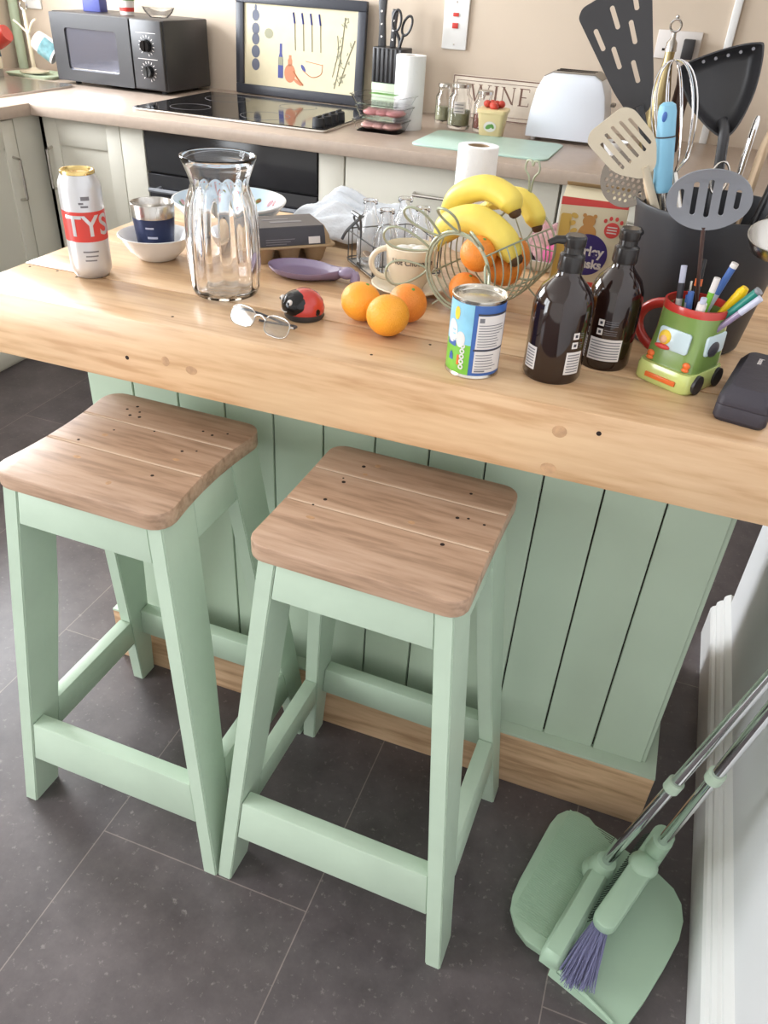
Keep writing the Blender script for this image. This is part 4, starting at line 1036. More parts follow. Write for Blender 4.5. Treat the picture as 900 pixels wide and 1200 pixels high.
# food tin
cx, cy = -.2119, 1.0094
t = thing('food_tin', 'blue and green labelled food tin in front of the wire basket', 'tin', (cx, cy, T)); A = FACE(cx, cy)
m = MB(); m.lathe([(0, .002), (.034, .002), (.0362, 0), (.0375, .001), (.0375, .003), (.0362, .005), (.0362, .1045), (.0376, .106), (.0378, .1085), (.0362, .1095), (.0345, .108), (.0340, .1052), (.030, .1055), (.029, .1045), (.0225, .1045), (.0215, .1052), (0, .1052)], 56); bo = m.build('can', 'tin', t)
R = .0366
m = MB(); m.patch(R, 0, 2*PI, .0055, .1035, 64); lb = m.build('label', 'blue', bo)
SM = A-.12
m = MB(); m.patch(R+.0003, A-1.55, SM, .048, .1033, 20); m.build('sky_panel', 'skyblue', lb)
m = MB(); m.patch(R+.0003, A-1.9, SM-.0, .0058, .048, 20); m.build('green_panel', 'lime', lb)
def tmap(a0, z0, rot=0, dR=.0008):
    def f(x, y, z):
        if rot: x, y = x*math.cos(rot)-y*math.sin(rot), x*math.sin(rot)+y*math.cos(rot)
        return ((R+dR+z)*math.cos(a0+x/R), (R+dR+z)*math.sin(a0+x/R), z0+y)
    return f
m = MB(); m.shape([ell(0, 0, .010, .016, 24)], .0003, fn=tmap(A-.98, .062, dR=.0006), sub=.004); m.shape([ell(0, 0, .007, .011, 20)], .0003, fn=tmap(A-.55, .054, dR=.0006), sub=.004); m.build('white_shape', 'labelwhite', lb)
m = MB(); m.shape([ell(0, 0, .0045, .009, 20)], .0003, fn=tmap(A-.80, .088, dR=.0007), sub=.004); m.build('yellow_shape', 'yellow', lb)
m = MB(); m.text('ooooo', .0135, fn=tmap(A-.45, .031, PI/2), th=.0004, sub=.003, bold=.0004); m.build('lettering', 'labelwhite', lb, smooth=False)
m = MB(); m.patch(R+.0007, A-1.2, A-.72, .042, .050, 8); m.shape([[(-.004, 0), (.004, 0), (.003, .008), (0, .012), (-.003, .008)]], .0003, fn=tmap(A-.92, .022, dR=.0007), sub=.003); m.build('blue_shape', 'blue', lb)
m = MB(); m.patch(R+.0007, A-.62, A-.52, .018, .032, 4); m.build('orange_shape', 'orangeprint', lb)
m = MB(); m.patch(R+.0004, SM+.16, A+1.32, .044, .090, 18); m.patch(R+.0004, SM+.16, A+1.32, .010, .041, 18); wp = m.build('ingredients_panel', 'labelwhite', lb)
m = MB(); m.patch(R+.0006, SM+.10, A+1.38, .0413, .0437, 18); m.patch(R+.0006, SM+.14, A+1.34, .0905, .0930, 18); m.build('black_rule', 'darkprint', wp)
m = MB(); rn = random.Random(4)
for k in range(9): m.patch(R+.0007, SM+.22, SM+.22+rn.uniform(.75, 1.1), .047+k*.0037, .0481+k*.0037, 12)
for k in range(6): m.patch(R+.0007, SM+.22, SM+.22+rn.uniform(.6, 1.1), .015+k*.0040, .0161+k*.0040, 12)
m.patch(R+.0007, SM+.22, SM+.40, .081, .087, 5); m.patch(R+.0007, SM+.22, SM+.62, .0115, .0135, 5); m.build('fine_print', 'greyprint', wp)

# pump bottles
def pump(label, loc, R, lean=0):
    x, y = loc; t = thing('pump_bottle', label, 'bottle', (x, y, T), 0, 'dark pump bottles'); A = FACE(x, y)
    m = MB(); m.lathe([(0, 0), (R*.93, 0), (R, .006), (R, .098), (R*.96, .110), (R*.80, .124), (R*.50, .136), (R*.40, .141), (R*.39, .146), (0, .146)], 48); bo = m.build('body', 'amber', t)
    m = MB(); m.lathe([(0, .1462), (.0165, .1462), (.0172, .149), (.0165, .166), (.0125, .169), (.0125, .176), (0, .176)], 32); c_ = m.build('collar', 'capblack', t)
    m = MB(); m.lathe([(0, .1762), (.0135, .1762), (.0145, .179), (.0145, .188), (.012, .191), (0, .191)], 32)
    a = lean; d = Vector((math.cos(a), math.sin(a), 0)); m.tube([Vector((0, 0, .184))+d*.004, Vector((0, 0, .184))+d*.024, Vector((0, 0, .179))+d*.034], [.0062, .0052, .0042], 12); m.build('pump_head', 'capblack', t)
    for a0, a1 in (((A-1.12, A-.62), (A+.42, A+1.02)) if lean > 3.3 else ((A-.62, A+.62),)):
        m = MB(); m.patch(R+.0004, a0, a1, .016, .048, 14); lb = m.build('label', 'labelwhite', bo)
        m = MB()
        for k in range(7): m.patch(R+.0008, a0+.06, a1-.06, .019+k*.0040, .0206+k*.0040, 12)
        m.build('fine_print', 'greyprint', lb)
    for z in (.053, .066):
        m = MB(); a0 = (A+.55 if lean > 3.3 else A-.42); m.patch(R+.0005, a0, a0+.22, z, z+.009, 6); mk = m.build('symbol', 'labelwhite', bo)
        m = MB(); m.patch(R+.0009, a0+.06, a0+.16, z+.0025, z+.0065, 4); m.build('symbol_mark', 'darkprint', mk)
        m = MB()
        for k in range(3): m.patch(R+.0005, a0+.27, a0+(.42 if lean > 3.3 else .75), z+.001+k*.003, z+.0018+k*.003, 6)
        m.build('symbol_text', 'greyprint', bo)
pump('front dark pump bottle with nozzle pointing left, nearest to the tin', (-.106, 1.046), .0402, 3.5)
pump('rear dark pump bottle standing closest to the red mug handle', (-.044, 1.122), .0370, 1.2)

# van shaped mug with pens
vx, vy = .062, 1.110
van = thing('van_mug', 'green van shaped mug with red rim and red handle full of pens', 'mug', (vx, vy, T), -.52); van.scale = (1.07, 1.0, 1.07)
def sup(w, h, p, n=40, cy_=0, cx_=0):
    out = []
    for i in range(n):
        a = 2*PI*i/n; c_, s_ = math.cos(a), math.sin(a)
        out.append((cx_+w/2*math.copysign(abs(c_)**(2/p), c_), cy_+h/2*math.copysign(abs(s_)**(2/p), s_)))
    return out
def vring(w, h, p, z, cy_=0): return [(x, y, z) for x, y in sup(w, h, p, 48, cy_)]
m = MB(); m.loft([vring(.078, .086, 7, 0), vring(.082, .090, 7, .003), vring(.082, .090, 7, .021), vring(.079, .087, 7, .026)]); bp = m.build('bumper', 'vanlime', van)
m = MB(); m.loft([vring(.075, .078, 6, .0262, .002), vring(.074, .077, 5.5, .045, .003), vring(.073, .073, 4.2, .065, .003), vring(.0765, .0765, 2.8, .088, .002), vring(.079, .079, 2.3, .0955, .002),
              vring(.072, .072, 2.3, .0955, .002), vring(.068, .068, 2.8, .080, .002), vring(.064, .064, 3.5, .04, .002)], cap=True); bo = m.build('body', 'vangreen', van)
m = MB(); m.loft([vring(.0800, .0800, 2.3, .0952, .002), vring(.0815, .0815, 2.2, .100, .002), vring(.0800, .0800, 2.2, .1045, .002), vring(.0740, .0740, 2.2, .1045, .002), vring(.0725, .0725, 2.3, .0952, .002), vring(.0800, .0800, 2.3, .0952, .002)], cap=False); m.build('rim', 'redglaze', van)
P = basis((-.0, -.0355, .0615), (1, 0, 0), (0, .06, 1))
m = MB(); m.prism(rrect(.044, .027, .004), -.002, .0018, P, bev=.0008); wn = m.build('windscreen', 'windowpaint', bo)
m = MB(); m.ball((-.012, .0005, .002), .0085, .0095, .0035, 16, P); hd_ = m.build('driver_hair', 'yellow', wn)
m = MB(); m.ball((-.012, -.0015, .0045), .0050, .0055, .0022, 14, P); m.build('driver_face', 'skin', hd_)
m = MB(); m.ball((-.012, -.0115, .003), .011, .0035, .0025, 14, P); m.build('driver_shirt', 'red', wn)
P = basis((.0372, .002, .0615), (0, 1, 0), (-.03, 0, 1))
m = MB(); m.prism(rrect(.046, .026, .004), -.003, .0012, P, bev=.0008); sw = m.build('side_window', 'windowpaint', bo)
m = MB(); m.ball((-.004, -.006, .0015), .014, .010, .0025, 14, P); m.build('passenger', 'darkprint', sw)
for x in (-.026, .026):
    m = MB(); m.ball((x, -.0365, .036), .0052, .003, .0045, 14); m.ball((x, -.0372, .0305), .0052, .003, .0028, 14); m.build('headlamp', 'orangeprint', bo)
m = MB(); m.box(-.022, .022, -.0475, -.0435, .008, .0145, bev=.001); m.build('number_plate', 'orangeprint', bp)
for y in (-.024, .026):
    m = MB(); m.cyl((.038, y, .013), (.0435, y, .013), .0125, seg=24); m.build('wheel', 'black', bp)
m = MB(); hx = [(-.034-.046*math.sin(q), .010, .056+.033*math.cos(q)) for q in [PI*k/18 for k in range(19)]]; m.tube(hx, .0068, 12); m.build('handle', 'redglaze', van)
def W(lx, ly, lz):
    c_, s_ = math.cos(-.52), math.sin(-.52); return Vector((vx+c_*lx-s_*ly, vy+s_*lx+c_*ly, T+lz))
def pen(name, label, cat, b0, tip, r, segs, grp='pens in the van mug', seg=12):
    """b0: local foot inside the mug, tip: local top; segs: (name, t0, t1, scale, material)"""
    B0 = W(*b0); B1 = W(*tip); t = thing(name, label, cat, B0, 0, grp); D = B1-B0
    for (nm, t0, t1, k, mt) in segs:
        m = MB(); rr = k if isinstance(k, tuple) else (k, k)
        m.tube([D*t0, D*t1], [r*rr[0], r*rr[1]], seg); m.build(nm, mt, t)
pen('ballpoint_pen', 'white pen with dark spots at the left of the van mug', 'pen', (-.012, -.012, .042), (-.033, .0, .152), .0042, [('barrel', 0, .62, 1, 'labelwhite'), ('grip', .622, .80, 1.02, 'darkprint'), ('cap', .802, 1, .95, 'silverblue')])
pen('black_pen', 'tall black capped pen standing behind the spotted pen', 'pen', (-.008, .014, .042), (-.022, .026, .160), .0048, [('barrel', 0, .7, 1, 'capblack'), ('band', .702, .78, 1.05, 'orangeprint'), ('cap', .782, 1, 1, 'capblack')])
pen('blue_pen', 'clear pen with a dark blue clicker end', 'pen', (-.004, -.004, .042), (-.014, -.006, .138), .0040, [('barrel', 0, .70, 1, 'silverblue'), ('collar', .702, .80, 1.05, 'blue'), ('clicker', .802, 1, .5, 'steel')])
pen('short_pen', 'short clear pen with bright blue cap and silver tip', 'pen', (.004, -.012, .042), (-.004, -.018, .128), .0042, [('barrel', 0, .60, 1, 'silverblue'), ('ring', .602, .72, 1.1, 'chrome'), ('cap', .722, 1, .95, 'blue')])
pen('white_blue_pen', 'tallest white pen with blue printing leaning right', 'pen', (-.006, .006, .042), (.026, .018, .168), .0046, [('barrel', 0, .66, 1, 'silverblue'), ('cap', .662, .95, 1.0, 'blue'), ('end', .952, 1, 1.05, 'labelwhite')])
pen('lime_pencil', 'lime patterned pencil with pale pink end in the middle of the mug', 'pencil', (.008, -.006, .042), (.018, -.002, .150), .0042, [('shaft', 0, .82, 1, 'lime'), ('end', .822, 1, 1.0, 'labelwhite')])
pen('thermometer', 'white digital thermometer with dark display at the front of the mug', 'thermometer', (.014, -.018, .042), (.020, -.026, .128), .0050, [('stem', 0, .55, .8, 'labelwhite'), ('display_body', .552, .92, 1.2, 'labelwhite'), ('tip', .922, 1, .8, 'silverblue')], grp=None)
pen('yellow_marker', 'fat yellow marker leaning to the right', 'marker', (.004, .010, .042), (.048, .020, .142), .0070, [('barrel', 0, .93, 1, 'yplastic'), ('end', .932, 1, (1, .7), 'yplastic')])
pen('green_pen', 'teal green tube pen leaning far right beside the yellow marker', 'pen', (-.002, .0, .042), (.070, .012, .146), .0060, [('barrel', 0, .97, 1, 'teal'), ('end', .972, 1, .95, 'greynylon')])
pen('purple_pen', 'pale lilac pen leaning furthest right below the green one', 'pen', (.004, -.008, .042), (.078, .004, .140), .0042, [('barrel', 0, .75, 1, 'lilac'), ('cap', .752, 1, 1.05, 'silverblue')])

# glasses case
t = thing('glasses_case', 'scuffed black spectacle case on the right edge of the island', 'spectacle case', (.158, 1.070, T), -.20)
def cring(k, kz): return [(x*k, y*kz, 0) for x, y in rrect(.066, .155, .012)]
m = MB(); m.loft([[(x, y, z) for x, y in rrect(.066*k, .155*k2, .010)] for k, k2, z in ((.92, .96, 0), (1, 1, .005), (1.0, 1.0, .022), (.995, .998, .0225))]); bo = m.build('base', 'case', t, sharp=30)
m = MB(); m.loft([[(x, y, z) for x, y in rrect(.066*k, .155*k2, .010)] for k, k2, z in ((.995, .998, .023), (1, 1, .0235), (.97, .985, .034), (.72, .90, .046), (.66, .88, .0475))]); ld = m.build('lid', 'case', t, sharp=25)
m = MB(); m.text('boots', .0095, Matrix.Translation((-.004, .035, .0478)) @ rotz(-PI/2), th=.0003, bold=.0002); m.build('lettering', 'labelwhite', ld, smooth=False)

# ladybird
t = thing('ladybird_ornament', 'red ceramic ladybird ornament with black spots beside the carafe', 'ornament', (-.503, 1.082, T), -2.25)
def dome(k=1): return [(.0, .010), (.0315*k, .010), (.0318*k, .016), (.0285*k, .028), (.0215*k, .037), (.011*k, .0425), (0, .044)]
m = MB(); m.lathe([(0, 0), (.029, 0), (.0315, .004), (.031, .0095), (0, .0095)], 36); m.build('base', 'black', t)
m = MB(); m.lathe([(0, .0098), (.0312, .0098), (.0318, .015), (.0290, .027), (.0220, .0365), (.0115, .0425), (0, .0440)], 48); bo = m.build('shell', 'redglaze', t)
m = MB(); m.ball((.0105, 0, .0210), .0262, .0272, .0218, 28); hd_ = m.build('head', 'blackgloss', t)
for a in (.55, -.55):
    m = MB(); p = Vector((.0105+.0235*math.cos(a), .0245*math.sin(a), .0300)); m.ball(p, .0042, .0042, .0048, 14); ey = m.build('eye', 'labelwhite', hd_)
    m = MB(); m.ball(p+Vector((.0030, .001 if a > 0 else -.001, -.0005)), .0020, .0022, .0026, 10); m.build('pupil', 'blackgloss', ey)
m = MB(); m.tube([(.0105+.0262*math.cos(q), .0270*math.sin(q), .0160-.002*math.cos(q*3)) for q in [-.35+.07*k for k in range(11)]], .0008, 6); m.build('mouth', 'labelwhite', hd_)
for az, el, r in ((2.2, .55, .0066), (1.85, .15, .0056), (2.75, .25, .0062), (3.4, .62, .0064), (4.1, .45, .0066), (4.5, .15, .0056), (2.9, 1.05, .0055)):
    d = Vector((math.cos(az)*math.cos(el), math.sin(az)*math.cos(el), math.sin(el))); p = Vector((d.x*.0312, d.y*.0312, .0105+d.z*.0330))
    m = MB(); q = d.to_track_quat('Z', 'Y').to_matrix().to_4x4(); q.translation = p*.985; m.ball((0, 0, 0), r, r, .0016, 14, q); m.build('spot', 'blackgloss', bo)

# reading glasses
gl = thing('reading_glasses', 'rimmed reading glasses with dark arms lying beside the carafe foot', 'spectacles', (-.540, 0.990, T+.0005), -.27)
def lensring(cx_): return [(cx_+.0235*math.copysign(abs(math.cos(a))**.72, math.cos(a)), .0012, .0160+.0150*math.copysign(abs(math.sin(a))**.72, math.sin(a))) for a in [2*PI*k/36 for k in range(36)]]
tl = Matrix.Rotation(-.50, 4, 'X')
for cx_ in (-.034, .034):
    m = MB(); m.tube(lensring(cx_), .0010, 8, closed=True, mx=tl); rm = m.build('rim', 'steel', gl)
    m = MB(); m.prism([(x, z) for x, y, z in lensring(cx_)], -.0007, .0007, tl @ basis((0, .0012, 0), (1, 0, 0), (0, 0, 1))); m.build('lens', 'lens', rm)
m = MB(); m.tube(smoothpath([(-.0112, .001, .020), (-.004, -.001, .0245), (.004, -.001, .0245), (.0112, .001, .020)], 6), .0012, 8, mx=tl); m.build('bridge', 'steel', gl)
for s_, q in ((-1, 0), (1, 1)):
    m = MB(); h0 = tl @ Vector((s_*.0565, .002, .021)); m.tube([h0, h0+Vector((s_*.004, .004, -.001))], .0016, 8); hg = m.build('hinge', 'steel', gl)
    pts = [h0+Vector((s_*.004, .004, -.001)), h0+Vector((.016, .020, -.004)), h0+Vector((.052, .030, -.010)), h0+Vector((.078, .034, -.0145))]
    if s_ > 0: pts = [h0+Vector((.004, .004, -.001)), h0+Vector((-.006, .018, -.004)), h0+Vector((-.052, .020, -.012)), h0+Vector((-.080, .022, -.0155))]
    m = MB(); m.tube(smoothpath(pts, 5), .0018, 8, flat=1.4); m.build('arm', 'darkprint', gl)

# biscuit box
t = thing('biscuit_box', 'cream and red biscuit box with purple lettered circle behind the pump bottles', 'box', (-.120, 1.405, T), .02)
bw_, bd_, bh_ = .108, .052, .165
m = MB(); m.box(-bw_/2, bw_/2, -bd_/2, bd_/2, 0, bh_, bev=.0008); bo = m.build('carton', 'boxcream', t)
m = MB(); fy = -bd_/2-.0004
m.loft([[(-bw_/2, -bd_/2-.0003, bh_-.012), (bw_/2, -bd_/2-.0003, bh_-.008), (bw_/2, -bd_/2-.0003, bh_+.0006), (-bw_/2, -bd_/2-.0003, bh_+.0006)], [(-bw_/2, -bd_/2+.0002, bh_-.012), (bw_/2, -bd_/2+.0002, bh_-.008), (bw_/2, -bd_/2+.0002, bh_+.0006), (-bw_/2, -bd_/2+.0002, bh_+.0006)]])
m.build('red_band', 'boxred', bo)
for nm, y0, an in (('flap', -bd_/2, .35), ('flap', bd_/2, -.6)):
    m = MB(); mx_ = Matrix.Translation((0, y0, bh_)) @ Matrix.Rotation(an, 4, 'X'); m.box(-bw_/2+.001, bw_/2-.001, 0 if y0 < 0 else -.034, .034 if y0 < 0 else 0, 0, .001, mx=mx_); m.build(nm, 'boxcream' if y0 < 0 else 'card', bo)
P = basis((0, -bd_/2-.0008, 0), (1, 0, 0), (0, 0, 1))
m = MB(); m.shape([rrect(.018, .120, .004, cx=-.042, cy=.08)], .0004, P); rn = random.Random(9)
for k in range(10): m.shape([ell(-.030+rn.uniform(-.003, .006), .03+k*.012, .006, .004, 12, rn.uniform(0, 3))], .0004, P)
m.build('gold_pattern', 'boxgold', bo)
m = MB(); m.shape([ell(-.004, .112, .015, .015, 24)], .0006, P); m.shape([ell(-.004, .132, .0105, .0095, 24)], .0007, P)
for x in (-.0125, .0045): m.shape([ell(x, .1405, .0032, .0032, 14)], .0008, P)
m.build('bear_picture', 'bear', bo)
m = MB(); m.shape([ell(.035, .122, .0125, .0125, 28)], .0006, P)
for a in (-.75, -.25, .25, .75): m.shape([ell(.035+.019*math.sin(a), .122+.019*math.cos(a), .0028, .0034, 12)], .0006, P)
rd = m.build('red_paw_mark', 'boxred', bo)
m = MB(); P3 = P @ Matrix.Translation((0, 0, .0006))
for k in range(3): m.shape([[(.027, .117+k*.0045), (.043, .117+k*.0045), (.043, .1188+k*.0045), (.027, .1188+k*.0045)]], .0003, P3)
m.build('paw_text', 'labelwhite', rd)
m = MB(); m.shape([ell(0.002, .078, .034, .034, 40)], .0008, P); lg = m.build('purple_circle', 'purple', bo)
m = MB(); P4 = P @ Matrix.Translation((0, 0, .0008)); m.text('Farley', .0215, P4 @ Matrix.Translation((.003, .084, 0)), th=.0005, bold=.0007); m.text('Rusks', .020, P4 @ Matrix.Translation((.006, .063, 0)), th=.0005, bold=.0007); m.build('lettering', 'labelwhite', lg, smooth=False)
m = MB(); m.shape([rrect(.075, .014, .003, cx=.004, cy=.026)], .0006, P); m.build('red_strip', 'boxred', bo)

# pink plush and floral cloth on white dish
t = thing('white_dish', 'white oval dish behind the fruit basket carrying pink things', 'dish', (-.205, 1.545, T))
m = MB(); m.loft([[(x*k, y*k, z) for x, y in ell(0, 0, .075, .055, 36)] for k, z in ((.75, 0), (.95, .010), (1, .022), (.97, .0225), (.90, .011), (.70, .004))]); m.build('dish', 'white', t)
o = MB(); o.ball((0, 0, 0), .022, .022, .020, 24); o = o.build('pompom', 'pink'); tag(o, 'bright pink fluffy pompom on the white dish', 'pompom', (-.190, 1.528, T+.028))
crumple('folded pink floral cloth lying on the white dish behind the basket', (-.200, 1.560, T+.006), .055, .042, .075, 0, 'floral', 4.1, name='floral_cloth', cat='cloth')

# ================================================================== UTENSIL CROCK
kx, ky = .060, 1.288
t = thing('utensil_crock', 'large dark slate grey crock packed with cooking utensils', 'utensil pot', (kx, ky, T))
m = MB(); m.lathe([(0, 0), (.082, 0), (.086, .004), (.1135, .192), (.1150, .198), (.1145, .201), (.1115, .201), (.1105, .196), (.0835, .010), (0, .008)], 64); m.build('pot', 'slate', t)

def flatutensil(label, name, cat, O, tipdir, face, head, slots, th, hm, handle_len, hr, hmat, hflat=1.0, bend=None, base=None, neck=.0):
    """O: point where the head meets the handle; tipdir: direction of the head; face: side vector; the handle runs to base"""
    B0 = Vector(base) if base else Vector(O)-Vector(tipdir).normalized()*handle_len
    t = thing(name, label, cat, B0, 0, 'cooking utensils in the crock')
    P = basis(Vector(O)-B0, face, tipdir)
    P = basis(Vector(O)-B0, Vector(face), Vector(tipdir))
    m = MB(); m.shape([roundpoly(head, .014) if len(head) < 20 else head]+slots, th, P, fn=bend); m.build('head', hm, t)
    m = MB(); e = P @ Vector((0, .012, 0)); m.tube(smoothpath([Vector((0, 0, 0)), e*.5, e], 6), hr, 12, flat=hflat); m.build('handle', hmat, t)
    return t
cb = lambda dx, dy: (kx+dx, ky+dy, T+.012)
slot = lambda x, y, w, h, a=0: [(x+math.cos(a)*u-math.sin(a)*v, y+math.sin(a)*u+math.cos(a)*v) for u, v in rrect(w, h, w*.48)]
# black slotted turner
flatutensil('large black slotted turner rising highest at the left of the crock', 'slotted_turner', 'turner', (-.074, 1.305, 1.235), (-.50, 0, 1), (1, .08, .50),
            [(-.014, 0), (.014, 0), (.026, .035), (.048, .140), (.050, .158), (.042, .166), (-.042, .158), (-.050, .148), (-.048, .138), (-.028, .040)],
            [slot(-.030, .112, .0062, .030, .16), slot(-.004, .130, .0062, .030, .06), (slot(.026, .140, .0062, .026, -.06)), slot(.014, .104, .0062, .030, -.02), slot(-.014, .082, .0062, .030, .08), slot(.006, .056, .0062, .030, .02)],
            .0022, 'black', .25, .0065, 'black', base=cb(-.0, .02))
# beige slotted turner
flatutensil('beige nylon slotted turner leaning left over the crock rim', 'beige_turner', 'turner', (-.040, 1.225, 1.174), (-.88, -.12, .62), (.62, .1, .80),
            [(-.012, 0), (.010, 0), (.034, .030), (.036, .078), (.028, .092), (-.022, .100), (-.034, .092), (-.034, .034)],
            [slot(-.021, .054, .0045, .048), slot(-.0095, .056, .0045, .054), slot(.002, .056, .0045, .056), slot(.0135, .054, .0045, .054), slot(.024, .052, .0045, .046)],
            .0025, 'beigeplastic', .2, .0055, 'beigeplastic', base=cb(.01, -.02))
# perforated steel skimmer
ho = []
for i in range(-4, 5):
    for j in range(-4, 5):
        x, y = i*.0085+(.00425 if j % 2 else 0), .042+j*.0074
        if math.hypot(x, y-.042) < .033: ho.append(ell(x, y, .0026, .0026, 10))
flatutensil('perforated steel skimmer low at the left edge of the crock', 'skimmer', 'skimmer', (-.040, 1.262, 1.132), (-.72, .35, .40), (.45, .10, .6), ell(0, .042, .039, .042, 36), ho, .0016, 'skim', .2, .0035, 'steel', base=cb(.0, -.01))
# wooden spoon (cream, blunt)
B0 = Vector(cb(-.035, -.012)); t = thing('wooden_spoon', 'short pale wooden spoon end just inside the left crock rim', 'spoon', B0, 0, 'cooking utensils in the crock')
e0 = Vector((-.026, 1.268, 1.115))-B0; e1 = Vector((-.050, 1.268, 1.180))-B0
m = MB(); m.tube(smoothpath([Vector((0, 0, 0)), e0*.6, e0, e1], 6), [.006]*12+[.009, .011, .0125, .013, .013, .010, .005], 14, flat=.6); m.build('spoon', 'lightwood', t)
# whisk
B0 = Vector(cb(.02, -.03)); t = thing('balloon_whisk', 'steel balloon whisk standing upright in the middle of the crock', 'whisk', B0, 0, 'cooking utensils in the crock')
n0 = Vector((-.009, 1.290, 1.164))-B0; tip = Vector((-.045, 1.290, 1.307))-B0; D = tip-n0; Dn = D.normalized(); S1 = Vector((1, 0, .27)).normalized(); S2 = Dn.cross(S1)
m = MB()
for k in range(5):
    a = PI*k/5; S = S1*math.cos(a)+S2*math.sin(a); pts = []
    for i in range(33):
        q = i/32; hh = (1-abs(2*q-1)**2.2); ww = .0385*(-math.cos(PI*q))*(hh**.42)
        pts.append(n0+D*hh+S*(ww*1.14))
    m.tube(pts, .0010, 6)
m.build('wire_loops', 'chrome', t)
m = MB(); m.tube([Vector((0, 0, 0)), n0, n0+Dn*.006], [.0065, .0065, .004], 16); m.build('handle', 'steel', t)
# pale blue handle (thick) in front of the whisk
B0 = Vector(cb(-.02, -.03)); t = thing('blue_spatula', 'pale blue silicone handled spatula standing upright before the whisk', 'spatula', B0, 0, 'cooking utensils in the crock')
p0 = Vector((-.019, 1.238, 1.149))-B0; p1 = Vector((-.039, 1.238, 1.261))-B0
m = MB(); m.tube([p0, p0+(p1-p0)*.05, p0+(p1-p0)*.62], [.010, .0130, .0130], 20); m.build('handle', 'bluehandle', t)
m = MB(); m.tube([p0+(p1-p0)*.622, p0+(p1-p0)*.636], [.0128, .0128], 20); m.build('ring', 'darkprint', t)
m = MB(); m.tube([p0+(p1-p0)*.638, p0+(p1-p0)*.90, p0+(p1-p0)*.97, p1], [.0125, .0122, .0105, .006], 20); m.build('end', 'bluehandle', t)
m = MB(); q = p0+(p1-p0)*.87; m.ball(q+Vector((-.002, -.0118, -.002)), .0035, .0016, .0065, 12); m.build('hanging_hole', 'blue', t)
m = MB(); m.tube([Vector((0, 0, 0)), p0], .005, 10); m.build('shaft', 'steel', t)
# big black ladle strainer
B0 = Vector(cb(.015, .03)); t = thing('black_ladle', 'big black triangular pouring ladle with holes at the right of the crock', 'ladle', B0, 0, 'cooking utensils in the crock')
O = Vector((.046, 1.345, 1.222)); P = basis(O-B0, (1, .10, .22), (-.10, .12, 1))
prof_ = smoothpath([(-.008, -.008, 0), (-.045, .030, 0), (-.066, .078, 0), (-.062, .092, 0), (-.01, .104, 0), (.034, .106, 0), (.044, .096, 0), (.036, .045, 0), (.014, .0, 0)], 5, closed=True)
pl2 = [(p.x, p.y) for p in prof_]; cxm = sum(p[0] for p in pl2)/len(pl2); cym = sum(p[1] for p in pl2)/len(pl2)
def sc_(k, z): return [(cxm+(x-cxm)*k, cym+(y-cym)*k, z) for x, y in pl2]
m = MB(); m.loft([sc_(.70, -.030), sc_(.88, -.022), sc_(.98, -.004), sc_(1.0, .002), sc_(.955, .002), sc_(.90, -.006), sc_(.80, -.020), sc_(.60, -.026)], mx=P); bo = m.build('bowl', 'black', t, sharp=60)
for k in range(5):
    m = MB(); m.cyl(P @ Vector((-.034+k*.016, .092+k*.0016, .0015)), P @ Vector((-.034+k*.016, .092+k*.0016, .0032)), .0022, seg=10); m.build('drain_hole', 'greyprint', bo)
m = MB(); m.tube(smoothpath([Vector((0, 0, 0)), (O-B0)*.6, O-B0+Vector((0, -.002, -.01)), P @ Vector((-.004, .012, -.010))], 6), .010, 14, flat=.8); m.build('handle', 'black', t)
# pale wooden spatula
t = thing('wooden_spatula', 'long pale wooden spatula behind the black ladle handle', 'spatula', cb(.03, -.01), 0, 'cooking utensils in the crock')
m = MB(); m.tube(smoothpath([(0, 0, 0), (.006, .03, .13), (.010, .05, .21), (.014, .055, .285)], 6), [.007]*8+[.009, .012, .015, .018, .020, .020, .020, .020, .018, .014, .008], 14, flat=.35); m.build('spatula', 'lightwood', t)
# black handled ladle at the right with steel bowl
B0 = Vector(cb(.03, .0)); t = thing('soup_ladle', 'black handled ladle with shiny steel bowl hanging off the right rim', 'ladle', B0, 0, 'cooking utensils in the crock')
m = MB(); m.tube(smoothpath([(0, 0, 0), (.03, -.03, .14), (.045, -.06, .21), (.060, -.11, .232), (.048, -.135, .205)], 6), .0055, 12); m.build('shaft', 'steel', t)
m = MB(); q = basis(Vector((.046, -.168, .168)), (1, .1, .1), (.1, .95, .35)); m.lathe([(0, 0), (.018, .003), (.032, .014), (.038, .032), (.0365, .032), (.030, .016), (.016, .0055), (0, .003)], 36, q); m.build('bowl', 'steel', t)
m = MB(); m.tube(smoothpath([(.040, -.140, .192), (.062, -.10, .215), (.090, -.02, .262)], 5), [.011]*11, 14, flat=.6); m.build('handle', 'black', t)
# dark handles at the far right
for k, (dx, dy, h, mt, lab) in enumerate(((.062, .03, .285, 'black', 'slim black utensil handle at the far right of the crock'), (.070, -.005, .235, 'walnut', 'dark brown utensil handle at the right rim of the crock'), (.020, .060, .300, 'chrome', 'bright steel handle rising behind the ladle at the right'))):
    t = thing(('slim_ladle', 'wooden_masher', 'steel_tongs')[k], lab, 'utensil', cb(dx*.5, dy*.5), 0, 'cooking utensils in the crock')
    m = MB(); m.tube(smoothpath([(0, 0, 0), (dx*.35, dy*.3, h*.45), (dx*.62, dy*.5, h*.85), (dx*.72, dy*.6, h)], 5), [.006]*6+[.009]*8+[.008, .005], 14, flat=.55); m.build('handle', mt, t)
